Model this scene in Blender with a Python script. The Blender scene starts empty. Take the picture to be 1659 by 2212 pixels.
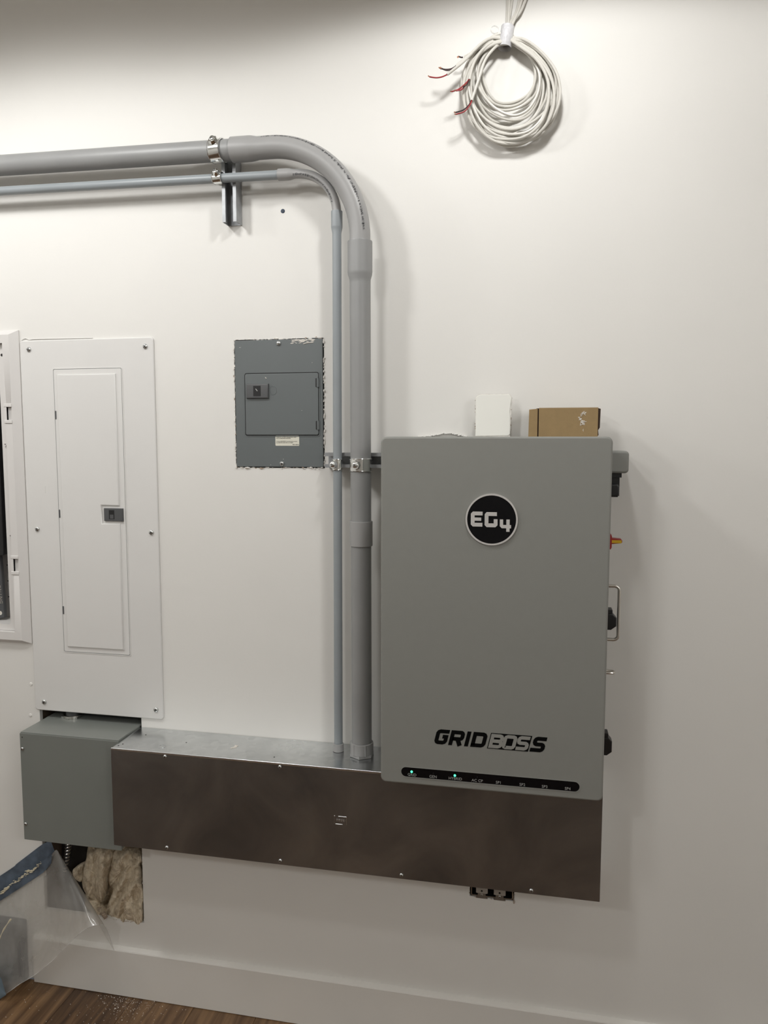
import bpy, bmesh, math, random
from mathutils import Vector, Matrix
random.seed(7)
SC = bpy.context.scene
COL = SC.collection
PI = math.pi

# ------------------------------------------------------------------ camera
HC, DC = 1.755, 2.05                       # eye height, distance from the wall
FPX, PIT, YAW, ROL = 1628.6, math.radians(5.306), math.radians(11.471), math.radians(.045)
FWD = Vector((-math.sin(YAW)*math.cos(PIT), math.cos(YAW)*math.cos(PIT), -math.sin(PIT)))
_r = Vector((math.cos(YAW), math.sin(YAW), 0)); _u = _r.cross(FWD)
RGT = _r*math.cos(ROL)+_u*math.sin(ROL); UPV = -_r*math.sin(ROL)+_u*math.cos(ROL)
EYE = Vector((0, -DC, HC))
cam = bpy.data.cameras.new('camera'); co = bpy.data.objects.new('camera', cam); COL.objects.link(co)
cam.sensor_fit = 'HORIZONTAL'; cam.sensor_width = 36; cam.lens = FPX/1659*36; cam.clip_start = .02
M = Matrix((RGT, UPV, -FWD)).transposed().to_4x4(); M.translation = EYE; co.matrix_world = M
SC.camera = co
def at(u, v, d=0.0):
    """point of the room seen at photo pixel (u,v) that stands d metres off the wall"""
    r = FWD*FPX + RGT*(u-829.5) + UPV*(1106-v)
    return EYE + r*((DC-d)/r.y)

# ------------------------------------------------------------------ light, exposure
w = bpy.data.worlds.new('room_dim'); SC.world = w; w.use_nodes = True
w.node_tree.nodes['Background'].inputs[0].default_value = (.9, .92, 1, 1)
w.node_tree.nodes['Background'].inputs[1].default_value = .05
SC.view_settings.view_transform = 'Standard'; SC.view_settings.look = 'None'
SC.view_settings.gamma = 1; SC.view_settings.use_curve_mapping = False
SC.view_settings.exposure = 0.44
def spot(name, loc, power, size=165, blend=.06, radius=.05, color=(1, .965, .92), aim=None):
    l = bpy.data.lights.new(name, 'SPOT'); l.energy = power; l.spot_size = math.radians(size)
    l.spot_blend = blend; l.shadow_soft_size = radius; l.color = color
    o = bpy.data.objects.new(name, l); o.location = loc; COL.objects.link(o)
    if aim: o.rotation_euler = (Vector(aim)-Vector(loc)).to_track_quat('-Z', 'Y').to_euler()
    return o
def area(name, loc, power, size, color=(1, .97, .93)):
    l = bpy.data.lights.new(name, 'AREA'); l.energy = power; l.shape = 'DISK'; l.size = size; l.color = color
    o = bpy.data.objects.new(name, l); o.location = loc; COL.objects.link(o); return o
LC = (1, .998, .985)
spot('downlight_centre', (-.03, -.65, 2.95), 14.3, 172.5, .15, .06, LC)
spot('downlight_right', (.95, -.75, 2.95), 4.8, 168, .2, .10, LC)
spot('downlight_left', (-1.45, -.95, 2.975), 25, 175, .25, .11, LC)
spot('fill_far_left', (-2.6, -.8, 2.94), 20, 172, .3, .10, LC)  # added fill lamp, softly lifts the upper left of the wall
spot('fill_front', (-.9, -1.7, 3.05), 17, 172, .3, .10, LC)  # added fill out from the wall, brightens its left middle part
spot('fill_back_left', (-1.8, -3.6, 3.08), 52, 170, .15, .15, LC)  # fill lamp added behind the camera for the lower left
spot('fill_back_right', (2.2, -3.6, 3.08), 124, 170, .15, .6, LC)  # broad fill added behind the camera to even out the wall brightness

# ------------------------------------------------------------------ materials
def nt(name):
    m = bpy.data.materials.new(name); m.use_nodes = True
    t = m.node_tree; return m, t, t.nodes['Principled BSDF']
def mat(name, col, rough=.5, metal=0, noise=0, nscale=30, bump=0, bscale=200, spec=.5, coat=0, emit=None, es=0):
    m, t, b = nt(name)
    b.inputs['Base Color'].default_value = (*col, 1); b.inputs['Roughness'].default_value = rough
    b.inputs['Metallic'].default_value = metal; b.inputs['Specular IOR Level'].default_value = spec
    b.inputs['Coat Weight'].default_value = coat
    tc = t.nodes.new('ShaderNodeTexCoord')
    if noise:
        n = t.nodes.new('ShaderNodeTexNoise'); n.inputs['Scale'].default_value = nscale; n.inputs['Detail'].default_value = 4
        t.links.new(tc.outputs['Object'], n.inputs['Vector'])
        r = t.nodes.new('ShaderNodeMapRange'); r.inputs[3].default_value = 1-noise; r.inputs[4].default_value = 1+noise
        r.inputs[1].default_value = .3; r.inputs[2].default_value = .7
        t.links.new(n.outputs['Fac'], r.inputs[0])
        x = t.nodes.new('ShaderNodeMix'); x.data_type = 'RGBA'; x.blend_type = 'MULTIPLY'; x.inputs[0].default_value = 1
        x.inputs[6].default_value = (*col, 1); t.links.new(r.outputs[0], x.inputs[7])
        t.links.new(x.outputs[2], b.inputs['Base Color'])
    if bump:
        n = t.nodes.new('ShaderNodeTexNoise'); n.inputs['Scale'].default_value = bscale; n.inputs['Detail'].default_value = 3
        t.links.new(tc.outputs['Object'], n.inputs['Vector'])
        bp = t.nodes.new('ShaderNodeBump'); bp.inputs['Strength'].default_value = bump; bp.inputs['Distance'].default_value = .001
        t.links.new(n.outputs['Fac'], bp.inputs['Height']); t.links.new(bp.outputs[0], b.inputs['Normal'])
    if emit:
        b.inputs['Emission Color'].default_value = (*emit, 1); b.inputs['Emission Strength'].default_value = es
    return m
WALL = mat('wall_paint', (.79, .776, .742), .62, noise=.012, nscale=3, bump=.12, bscale=160, spec=.3)
CEIL = mat('ceiling_paint', (.92, .91, .88), .8)
ROOMW = mat('room_wall_paint', (.36, .34, .31), .8)
BASE = mat('baseboard_paint', (.77, .75, .71), .45, noise=.01, nscale=8)
PANELW = mat('white_enamel', (.74, .73, .71), .38, noise=.012, nscale=6, spec=.4)
PLASTW = mat('white_plastic', (.72, .70, .68), .42)
PVCG = mat('grey_pvc', (.285, .287, .285), .42, noise=.05, nscale=9, bump=.05, bscale=300)
PVCB = mat('bluish_grey_pvc', (.285, .31, .325), .38, noise=.04, nscale=9)
PVCL = mat('pale_grey_pvc', (.335, .332, .328), .40, noise=.03, nscale=9)
DEVG = mat('device_grey_powdercoat', (.245, .247, .228), .52, noise=.01, nscale=40, bump=.1, bscale=900)
DEVG2 = mat('lettering_grey', (.27, .27, .25), .5)
GREYP = mat('grey_enamel', (.132, .147, .149), .42, noise=.03, nscale=7)
GREYL = mat('grey_latch_plastic', (.095, .097, .10), .4)
LATCHG = mat('dark_grey_latch', (.085, .087, .09), .4)
BOXG = mat('pull_box_enamel', (.20, .212, .196), .30, noise=.02, nscale=8)
CHROME = mat('zinc_bright', (.80, .81, .80), .13, 1)
ZINC = mat('zinc_plated', (.60, .61, .60), .28, 1, noise=.12, nscale=60)
STEEL = mat('brushed_steel', (.68, .66, .62), .28, 1)
STRUTM = mat('strut_galvanised', (.36, .37, .38), .48, .6, noise=.15, nscale=40)
BLACK = mat('black_plastic', (.012, .012, .013), .35)
BLACKG = mat('black_gloss', (.004, .004, .005), .2, spec=.25)
INK = mat('black_ink', (.004, .004, .004), .7, spec=.05)
PRINT = mat('print_ink', (.035, .035, .04), .6, spec=.2)
SILV = mat('badge_silver', (.62, .60, .58), .4, .2)
LABG = mat('label_print', (.36, .36, .35), .5)
RED = mat('red_plastic', (.36, .022, .02), .4)
YEL = mat('yellow_plastic', (.75, .50, .02), .4)
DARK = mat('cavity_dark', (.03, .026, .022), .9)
STUD = mat('stud_wood', (.10, .07, .045), .8, noise=.2, nscale=20)
GYPS = mat('gypsum_core', (.76, .735, .69), .95, noise=.12, nscale=90, bump=.6, bscale=300)
GYPT = mat('torn_paper', (.40, .32, .25), .95, noise=.2, nscale=90)
OFFC = mat('drywall_face', (.86, .855, .80), .7)
CARD = mat('cardboard', (.30, .205, .095), .75, noise=.05, nscale=60, bump=.25, bscale=250)
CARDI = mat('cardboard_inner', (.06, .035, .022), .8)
CABLE = mat('cable_jacket', (.63, .61, .56), .38, noise=.02, nscale=30)
CRED = mat('red_insulation', (.30, .02, .025), .4)
CBLK = mat('black_insulation', (.03, .012, .014), .4)
COPPER = mat('copper', (.70, .32, .2), .3, 1)
TAPEB = mat('blue_tape', (.10, .132, .175), .42, noise=.4, nscale=22, bump=1, bscale=55)
TAPEL = mat('blue_tape_light', (.17, .23, .28), .5, noise=.1, nscale=14)
PLAST = mat('dried_plaster', (.60, .54, .40), .9, noise=.25, nscale=50, bump=.5, bscale=200)
DUST = mat('plaster_dust', (.72, .68, .62), .9)
RECEP = mat('receptacle_grey', (.42, .39, .35), .5)
YOKE = mat('yoke_metal', (.30, .28, .25), .45, .8)
STICK = mat('sticker_cream', (.72, .70, .60), .5)
DKGREY = mat('dark_grey_metal', (.055, .057, .058), .5, noise=.3, nscale=12)
TUBEG = mat('dark_grey_tube', (.08, .083, .088), .6)
LEDG = mat('led_green', (.1, .8, .4), .3, emit=(.05, .9, .35), es=2.2)
SCREWB = mat('dark_screw', (.02, .03, .05), .4, .6)
CLEAR, t_, b_ = nt('clear_film')
b_.inputs['Base Color'].default_value = (.9, .9, .9, 1); b_.inputs['Roughness'].default_value = .2; b_.inputs['Alpha'].default_value = .55
# galvanised sheet
GALV, t_, b_ = nt('galvanised_sheet')
b_.inputs['Metallic'].default_value = 1
tc = t_.nodes.new('ShaderNodeTexCoord')
n1 = t_.nodes.new('ShaderNodeTexVoronoi'); n1.inputs['Scale'].default_value = 55
n2 = t_.nodes.new('ShaderNodeTexNoise'); n2.inputs['Scale'].default_value = 5; n2.inputs['Detail'].default_value = 5
t_.links.new(tc.outputs['Object'], n1.inputs['Vector']); t_.links.new(tc.outputs['Object'], n2.inputs['Vector'])
cr = t_.nodes.new('ShaderNodeValToRGB')
cr.color_ramp.elements[0].position = .3; cr.color_ramp.elements[0].color = (.52, .54, .55, 1)
cr.color_ramp.elements[1].position = .75; cr.color_ramp.elements[1].color = (.74, .76, .77, 1)
mx = t_.nodes.new('ShaderNodeMath'); mx.operation = 'MULTIPLY_ADD'; mx.inputs[1].default_value = .22
t_.links.new(n1.outputs['Color'], mx.inputs[0]); t_.links.new(n2.outputs['Fac'], mx.inputs[2])
t_.links.new(mx.outputs[0], cr.inputs[0]); t_.links.new(cr.outputs[0], b_.inputs['Base Color'])
rr = t_.nodes.new('ShaderNodeMapRange'); rr.inputs[3].default_value = .20; rr.inputs[4].default_value = .32
t_.links.new(n2.outputs['Fac'], rr.inputs[0]); t_.links.new(rr.outputs[0], b_.inputs['Roughness'])
# plain steel cover sheet: a bit darker, brushed
COVER, t_, b_ = nt('steel_cover_sheet')
b_.inputs['Metallic'].default_value = 1
tc = t_.nodes.new('ShaderNodeTexCoord')
n2 = t_.nodes.new('ShaderNodeTexNoise'); n2.inputs['Scale'].default_value = 4.5; n2.inputs['Detail'].default_value = 6; n2.inputs['Distortion'].default_value = .7
n3 = t_.nodes.new('ShaderNodeTexNoise'); n3.inputs['Scale'].default_value = 420
t_.links.new(tc.outputs['Object'], n2.inputs['Vector']); t_.links.new(tc.outputs['Object'], n3.inputs['Vector'])
cr = t_.nodes.new('ShaderNodeValToRGB')
cr.color_ramp.elements[0].position = .3; cr.color_ramp.elements[0].color = (.22, .23, .245, 1)
cr.color_ramp.elements[1].position = .72; cr.color_ramp.elements[1].color = (.40, .41, .42, 1)
t_.links.new(n2.outputs['Fac'], cr.inputs[0]); t_.links.new(cr.outputs[0], b_.inputs['Base Color'])
b_.inputs['Roughness'].default_value = .34
bp = t_.nodes.new('ShaderNodeBump'); bp.inputs['Strength'].default_value = .12; bp.inputs['Distance'].default_value = .0006
t_.links.new(n3.outputs['Fac'], bp.inputs['Height'])
n4 = t_.nodes.new('ShaderNodeTexNoise'); n4.inputs['Scale'].default_value = 2.2; n4.inputs['Detail'].default_value = 2; t_.links.new(tc.outputs['Object'], n4.inputs['Vector'])
bq = t_.nodes.new('ShaderNodeBump'); bq.inputs['Strength'].default_value = .5; bq.inputs['Distance'].default_value = .012
t_.links.new(n4.outputs['Fac'], bq.inputs['Height']); t_.links.new(bp.outputs[0], bq.inputs['Normal']); t_.links.new(bq.outputs[0], b_.inputs['Normal'])
# walnut planks: grain along y, tone differs per plank
WOOD, t_, b_ = nt('walnut_plank')
tc = t_.nodes.new('ShaderNodeTexCoord'); oi = t_.nodes.new('ShaderNodeObjectInfo')
mp = t_.nodes.new('ShaderNodeMapping'); mp.inputs['Scale'].default_value = (34, 2.2, 20)
av = t_.nodes.new('ShaderNodeVectorMath'); av.operation = 'ADD'
sc_ = t_.nodes.new('ShaderNodeVectorMath'); sc_.operation = 'SCALE'; sc_.inputs['Scale'].default_value = 37
cb = t_.nodes.new('ShaderNodeCombineXYZ')
t_.links.new(oi.outputs['Random'], cb.inputs[1]); t_.links.new(oi.outputs['Random'], cb.inputs[0])
t_.links.new(cb.outputs[0], sc_.inputs[0]); t_.links.new(tc.outputs['Object'], av.inputs[0]); t_.links.new(sc_.outputs[0], av.inputs[1])
t_.links.new(av.outputs[0], mp.inputs['Vector'])
n1 = t_.nodes.new('ShaderNodeTexNoise'); n1.inputs['Scale'].default_value = 1; n1.inputs['Detail'].default_value = 7; n1.inputs['Roughness'].default_value = .65
n1.inputs['Distortion'].default_value = .6
t_.links.new(mp.outputs[0], n1.inputs['Vector'])
ad = t_.nodes.new('ShaderNodeMath'); ad.operation = 'MULTIPLY_ADD'; ad.inputs[1].default_value = .22
t_.links.new(oi.outputs['Random'], ad.inputs[0]); t_.links.new(n1.outputs['Fac'], ad.inputs[2])
cr = t_.nodes.new('ShaderNodeValToRGB')
cr.color_ramp.elements[0].position = .38; cr.color_ramp.elements[0].color = (.036, .019, .010, 1)
cr.color_ramp.elements[1].position = .82; cr.color_ramp.elements[1].color = (.24, .14, .068, 1)
e = cr.color_ramp.elements.new(.58); e.color = (.105, .056, .027, 1)
t_.links.new(ad.outputs[0], cr.inputs[0]); t_.links.new(cr.outputs[0], b_.inputs['Base Color'])
b_.inputs['Roughness'].default_value = .38
# milky plastic sheeting
SHEET = bpy.data.materials.new('plastic_sheeting'); SHEET.use_nodes = True
t_ = SHEET.node_tree; t_.nodes.clear()
o_ = t_.nodes.new('ShaderNodeOutputMaterial'); tr = t_.nodes.new('ShaderNodeBsdfTransparent'); tr.inputs[0].default_value = (.97, .96, .94, 1)
df = t_.nodes.new('ShaderNodeBsdfDiffuse'); df.inputs[0].default_value = (.80, .79, .76, 1)
tl = t_.nodes.new('ShaderNodeBsdfTranslucent'); tl.inputs[0].default_value = (.78, .77, .74, 1)
gl = t_.nodes.new('ShaderNodeBsdfGlossy'); gl.inputs['Roughness'].default_value = .16; gl.inputs[0].default_value = (.8, .8, .8, 1)
lw = t_.nodes.new('ShaderNodeLayerWeight'); lw.inputs[0].default_value = .35
nz = t_.nodes.new('ShaderNodeTexNoise'); nz.inputs['Scale'].default_value = 7; nz.inputs['Detail'].default_value = 7; nz.inputs['Distortion'].default_value = .8
tc = t_.nodes.new('ShaderNodeTexCoord'); t_.links.new(tc.outputs['Object'], nz.inputs['Vector'])
m1 = t_.nodes.new('ShaderNodeMixShader'); m2 = t_.nodes.new('ShaderNodeMixShader'); m3 = t_.nodes.new('ShaderNodeMixShader')
m1.inputs[0].default_value = .3; t_.links.new(df.outputs[0], m1.inputs[1]); t_.links.new(tl.outputs[0], m1.inputs[2])
mr = t_.nodes.new('ShaderNodeMapRange'); mr.inputs[1].default_value = .3; mr.inputs[2].default_value = .75; mr.inputs[3].default_value = .24; mr.inputs[4].default_value = .46
t_.links.new(nz.outputs['Fac'], mr.inputs[0]); t_.links.new(mr.outputs[0], m2.inputs[0])
t_.links.new(tr.outputs[0], m2.inputs[1]); t_.links.new(m1.outputs[0], m2.inputs[2])
mf = t_.nodes.new('ShaderNodeMath'); mf.operation = 'MULTIPLY_ADD'; mf.inputs[1].default_value = .45; mf.inputs[2].default_value = .04
t_.links.new(lw.outputs['Fresnel'], mf.inputs[0]); t_.links.new(mf.outputs[0], m3.inputs[0])
t_.links.new(m2.outputs[0], m3.inputs[1]); t_.links.new(gl.outputs[0], m3.inputs[2]); t_.links.new(m3.outputs[0], o_.inputs[0])
# mineral wool
WOOL, t_, b_ = nt('mineral_wool')
tc = t_.nodes.new('ShaderNodeTexCoord')
n1 = t_.nodes.new('ShaderNodeTexNoise'); n1.inputs['Scale'].default_value = 34; n1.inputs['Detail'].default_value = 9; n1.inputs['Roughness'].default_value = .75; n1.inputs['Distortion'].default_value = 1.2
t_.links.new(tc.outputs['Object'], n1.inputs['Vector'])
cr = t_.nodes.new('ShaderNodeValToRGB')
cr.color_ramp.elements[0].position = .3; cr.color_ramp.elements[0].color = (.36, .27, .17, 1)
cr.color_ramp.elements[1].position = .7; cr.color_ramp.elements[1].color = (.92, .81, .63, 1)
t_.links.new(n1.outputs['Fac'], cr.inputs[0]); t_.links.new(cr.outputs[0], b_.inputs['Base Color'])
b_.inputs['Roughness'].default_value = 1
bp = t_.nodes.new('ShaderNodeBump'); bp.inputs['Strength'].default_value = .9; bp.inputs['Distance'].default_value = .004
t_.links.new(n1.outputs['Fac'], bp.inputs['Height']); t_.links.new(bp.outputs[0], b_.inputs['Normal'])

# ------------------------------------------------------------------ mesh helpers
def finish(bm, name, material, smooth=35):
    me = bpy.data.meshes.new(name); bmesh.ops.recalc_face_normals(bm, faces=bm.faces); bm.to_mesh(me); bm.free()
    if smooth:
        for p in me.polygons: p.use_smooth = True
        me.set_sharp_from_angle(angle=math.radians(smooth))
    me.materials.append(material); return me
def wloc(o):
    v = Vector((0, 0, 0))
    while o: v = v + Vector(o.location); o = o.parent
    return v
def obj(name, bm, material, parent=None, label=None, kind=None, smooth=35, loc=None):
    """one mesh object; bm in room coordinates, or local with loc = its place"""
    me = bm if isinstance(bm, bpy.types.Mesh) else finish(bm, name, material, smooth)
    o = bpy.data.objects.new(name, me); COL.objects.link(o)
    base = wloc(parent) if parent else Vector((0, 0, 0))
    if loc is None:
        o.location = -base
        if parent is None: o.location = (0, 0, 0)
        else:                                   # keep the origin on the thing
            me.transform(Matrix.Translation(-base)); o.location = (0, 0, 0)
    else: o.location = Vector(loc)-base
    if parent: o.parent = parent
    if label: o['label'] = label
    if kind: o['kind'] = kind
    if smooth and smooth != 180:
        wn = o.modifiers.new('weighted_normals', 'WEIGHTED_NORMAL'); wn.keep_sharp = True; wn.weight = 90
    return o
def thing(name, label, cat, loc, group=None):
    o = bpy.data.objects.new(name, None); COL.objects.link(o); o.location = loc
    o.empty_display_size = .05; o['label'] = label; o['category'] = cat
    if group: o['group'] = group
    return o
def tag(o, label, cat, group=None):
    o['label'] = label; o['category'] = cat
    if group: o['group'] = group
    return o
def NB(): return bmesh.new()
def box(bm, a, b, bev=0, seg=2):
    x0, y0, z0 = a; x1, y1, z1 = b
    r = bmesh.ops.create_cube(bm, size=1)
    bmesh.ops.scale(bm, vec=(abs(x1-x0), abs(y1-y0), abs(z1-z0)), verts=r['verts'])
    bmesh.ops.translate(bm, vec=((x0+x1)/2, (y0+y1)/2, (z0+z1)/2), verts=r['verts'])
    if bev:
        es = list({e for v in r['verts'] for e in v.link_edges})
        bmesh.ops.bevel(bm, geom=es, offset=bev, segments=seg, affect='EDGES', profile=.5)
    return bm
def tube(bm, pts, rad, seg=12, caps=True, closed=False):
    pts = [Vector(p) for p in pts]; n = len(pts)
    rads = rad if isinstance(rad, (list, tuple)) else [rad]*n
    def tan(i):
        if closed: return (pts[(i+1) % n]-pts[i-1]).normalized()
        a = pts[max(i-1, 0)]; b = pts[min(i+1, n-1)]
        return (b-a).normalized() if (b-a).length > 1e-9 else Vector((0, 0, 1))
    t0 = tan(0); ref = Vector((0, -1, 0)) if abs(t0.y) < .9 else Vector((0, 0, 1))
    u = (ref-t0*ref.dot(t0)).normalized(); rings = []
    for i, p in enumerate(pts):
        t = tan(i); u = (u-t*u.dot(t)); u = u.normalized() if u.length > 1e-6 else Vector((1, 0, 0)); v = t.cross(u)
        rings.append([bm.verts.new(p+(u*math.cos(2*PI*k/seg)+v*math.sin(2*PI*k/seg))*rads[i]) for k in range(seg)])
    m = n if closed else n-1
    for i in range(m):
        A, B = rings[i], rings[(i+1) % n]
        for k in range(seg): bm.faces.new((A[k], A[(k+1) % seg], B[(k+1) % seg], B[k]))
    if caps and not closed:
        bm.faces.new(rings[0]); bm.faces.new(rings[-1])
    return bm
def cyl(bm, p0, p1, r, seg=16, r1=None):
    return tube(bm, [p0, p1], [r, r if r1 is None else r1], seg)
def rrect(x0, x1, z0, z1, r, n=5):
    if r <= 0: return [(x0, z0), (x1, z0), (x1, z1), (x0, z1)]
    o = []
    for cx, cz, a in ((x1-r, z0+r, -PI/2), (x1-r, z1-r, 0), (x0+r, z1-r, PI/2), (x0+r, z0+r, PI)):
        for k in range(n+1): o.append((cx+r*math.cos(a+PI/2*k/n), cz+r*math.sin(a+PI/2*k/n)))
    return o
def circ(cx, cz, r, n=32): return [(cx+r*math.cos(2*PI*k/n), cz+r*math.sin(2*PI*k/n)) for k in range(n)]
def inset(poly, d):
    n = len(poly); out = []
    for i in range(n):
        a, b, c = Vector(poly[i-1]), Vector(poly[i]), Vector(poly[(i+1) % n])
        e1 = (b-a); e2 = (c-b)
        if e1.length < 1e-9: e1 = e2
        if e2.length < 1e-9: e2 = e1
        e1.normalize(); e2.normalize()
        n1 = Vector((-e1.y, e1.x)); n2 = Vector((-e2.y, e2.x)); m = n1+n2
        k = d/max(.3, m.length_squared/2) if m.length > 1e-6 else 0
        out.append((b.x+m.x*k/1.0, b.y+m.y*k/1.0) if False else tuple(b+m*(d/max(.5, 1+n1.dot(n2)))))
    return out
def slab(bm, poly, d0, d1, bev=0, seg=3):
    """plate with outline poly (x,z, counter-clockwise seen from the room) from d0 to d1 off the wall, front edge rounded by bev"""
    loops = [(poly, d0)]
    if bev:
        loops.append((poly, d1-bev))
        for k in range(1, seg+1):
            a = PI/2*k/seg; loops.append((inset(poly, bev*(1-math.cos(a))), d1-bev+bev*math.sin(a)))
    else: loops.append((poly, d1))
    R = [[bm.verts.new((x, -d, z)) for x, z in p] for p, d in loops]
    n = len(poly)
    for A, B in zip(R, R[1:]):
        for i in range(n): bm.faces.new((A[i], A[(i+1) % n], B[(i+1) % n], B[i]))
    bm.faces.new(R[0][::-1]); bm.faces.new(R[-1]); return bm
def frame(bm, outer, inner, d0, d1):
    """ring-shaped plate; outer and inner outlines have the same number of points"""
    n = len(outer)
    O0 = [bm.verts.new((x, -d0, z)) for x, z in outer]; O1 = [bm.verts.new((x, -d1, z)) for x, z in outer]
    I0 = [bm.verts.new((x, -d0, z)) for x, z in inner]; I1 = [bm.verts.new((x, -d1, z)) for x, z in inner]
    for i in range(n):
        j = (i+1) % n
        bm.faces.new((O0[i], O0[j], O1[j], O1[i])); bm.faces.new((O1[i], O1[j], I1[j], I1[i]))
        bm.faces.new((I1[i], I1[j], I0[j], I0[i])); bm.faces.new((I0[i], I0[j], O0[j], O0[i]))
    return bm
def stroke(bm, path, wd, d0, d1, T=lambda p: p):
    """lettering stroke: mitred ribbon of width wd along a 2-D path, as a thin solid"""
    P = [Vector(p) for p in path]; n = len(P); L = []; R = []
    for i in range(n):
        e1 = (P[i]-P[i-1]).normalized() if i else (P[1]-P[0]).normalized()
        e2 = (P[i+1]-P[i]).normalized() if i < n-1 else e1
        n1 = Vector((-e1.y, e1.x)); n2 = Vector((-e2.y, e2.x)); m = (n1+n2)*(wd/2/max(.4, 1+n1.dot(n2)))
        L.append(P[i]+m); R.append(P[i]-m)
    for i in range(n-1):
        q = [T(tuple(v)) for v in (L[i], R[i], R[i+1], L[i+1])]
        f = [bm.verts.new((x, -d1, z)) for x, z in q]; b = [bm.verts.new((x, -d0, z)) for x, z in q]
        bm.faces.new(f); bm.faces.new(b[::-1])
        for a in range(4): bm.faces.new((f[a], b[a], b[(a+1) % 4], f[(a+1) % 4]))
    return bm
def text_mesh(s, size, align='CENTER', ext=.0002):
    c = bpy.data.curves.new('txt', 'FONT'); c.body = s; c.size = size; c.align_x = align; c.align_y = 'CENTER'; c.extrude = ext; c.resolution_u = 3
    o = bpy.data.objects.new('txt', c); COL.objects.link(o)
    dg = bpy.context.evaluated_depsgraph_get(); me = bpy.data.meshes.new_from_object(o.evaluated_get(dg))
    bpy.data.objects.remove(o); bpy.data.curves.remove(c)
    me.transform(Matrix.Rotation(PI/2, 4, 'X')); return me
def text(name, s, size, loc, material, parent, align='CENTER', rot=0):
    me = text_mesh(s, size, align)
    if rot: me.transform(Matrix.Rotation(rot, 4, 'Y'))
    me.materials.clear(); me.materials.append(material); me.name = name
    return obj(name, me, material, parent, loc=loc)
def cut(o, *bms, smooth=30):
    """take the shapes in bms out of o"""
    for b in bms:
        me = bpy.data.meshes.new('c'); bmesh.ops.recalc_face_normals(b, faces=b.faces); b.to_mesh(me); b.free()
        c = bpy.data.objects.new('c', me); COL.objects.link(c)
        m = o.modifiers.new('b', 'BOOLEAN'); m.operation = 'DIFFERENCE'; m.object = c; m.solver = 'EXACT'
        bpy.context.view_layer.update()
        dg = bpy.context.evaluated_depsgraph_get()
        new = bpy.data.meshes.new_from_object(o.evaluated_get(dg)); o.modifiers.clear()
        new.set_sharp_from_angle(angle=math.radians(smooth)); o.data = new; bpy.data.objects.remove(c)
def smoothpath(pts, per=8, closed=False):
    P = [Vector(p) for p in pts]; n = len(P); out = []
    rng = n if closed else n-1
    for i in range(rng):
        if closed: a, b, c, d = P[i-1], P[i], P[(i+1) % n], P[(i+2) % n]
        else: a, b, c, d = P[max(i-1, 0)], P[i], P[i+1], P[min(i+2, n-1)]
        for k in range(per):
            t = k/per
            out.append(.5*((2*b)+(c-a)*t+(2*a-5*b+4*c-d)*t*t+(3*b-a-3*c+d)*t**3))
    if not closed: out.append(P[-1])
    return out

# screws: shared head meshes --------------------------------------------------
def screw_mesh(r, h, slot='cross'):
    bm = NB(); n = 14; rings = []
    for f, dd in ((1, 0), (1, .25), (.88, .62), (.62, .88), (.3, 1.0)):
        rings.append([bm.verts.new((r*f*math.cos(2*PI*k/n), -h*dd, r*f*math.sin(2*PI*k/n))) for k in range(n)])
    for A, B in zip(rings, rings[1:]):
        for k in range(n): bm.faces.new((A[k], A[(k+1) % n], B[(k+1) % n], B[k]))
    bm.faces.new(rings[-1]); bm.faces.new(rings[0][::-1])
    return finish(bm, 'screw', ZINC, 50)
def slot_mesh(r, h, cross=True):
    bm = NB(); box(bm, (-r*.62, -h*1.06, -r*.11), (r*.62, -h*.7, r*.11))
    if cross: box(bm, (-r*.11, -h*1.06, -r*.62), (r*.11, -h*.7, r*.62))
    return finish(bm, 'screw_slot', BLACK, 0)
SCR = {}
def screw(x, d, z, parent, r=.0075, h=.004, rot=.5, cross=True, label=None):
    k = (r, h, cross)
    if k not in SCR: SCR[k] = (screw_mesh(r, h), slot_mesh(r, h, cross))
    o = obj('screw', SCR[k][0], ZINC, parent, loc=(x, -d, z)); o.rotation_euler = (0, rot, 0)
    if label: o['label'] = label
    s = bpy.data.objects.new('drive_slot', SCR[k][1]); COL.objects.link(s); s.parent = o
    return o

# ================================================================== THE SETTING
XL, XR, YF, ZC = -3.3, 2.7, -4.4, 3.12
HOLES = {'wool': (-1.536, -1.186, .245, .62), 'slot': (-1.525, -1.1745, .86, .97), 'grey': (-.8515, -.5862, 1.6812, 2.0428),
         'outlet': (-.1655, -.0405, .4645, .575), 'cabinet': (-2.06, -1.583, 1.162, 2.054)}
def wall_grid(bm, x0, x1, z0, z1, holes, y0, y1):
    xs = sorted({x0, x1, *[h[0] for h in holes], *[h[1] for h in holes]}); zs = sorted({z0, z1, *[h[2] for h in holes], *[h[3] for h in holes]})
    V = {}
    def v(i, k, y):
        if (i, k, y) not in V: V[i, k, y] = bm.verts.new((xs[i], y, zs[k]))
        return V[i, k, y]
    def solid(i, k):
        if not (0 <= i < len(xs)-1 and 0 <= k < len(zs)-1): return False
        cx, cz = (xs[i]+xs[i+1])/2, (zs[k]+zs[k+1])/2
        return not any(h[0] < cx < h[1] and h[2] < cz < h[3] for h in holes)
    for i in range(len(xs)-1):
        for k in range(len(zs)-1):
            if not solid(i, k): continue
            for y in (y0, y1): bm.faces.new((v(i, k, y), v(i+1, k, y), v(i+1, k+1, y), v(i, k+1, y)))
            for (di, dk, a, b) in ((-1, 0, (0, 0), (0, 1)), (1, 0, (1, 0), (1, 1)), (0, -1, (0, 0), (1, 0)), (0, 1, (0, 1), (1, 1))):
                if not solid(i+di, k+dk):
                    bm.faces.new((v(i+a[0], k+a[1], y0), v(i+b[0], k+b[1], y0), v(i+b[0], k+b[1], y1), v(i+a[0], k+a[1], y1)))
    return bm
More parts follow.
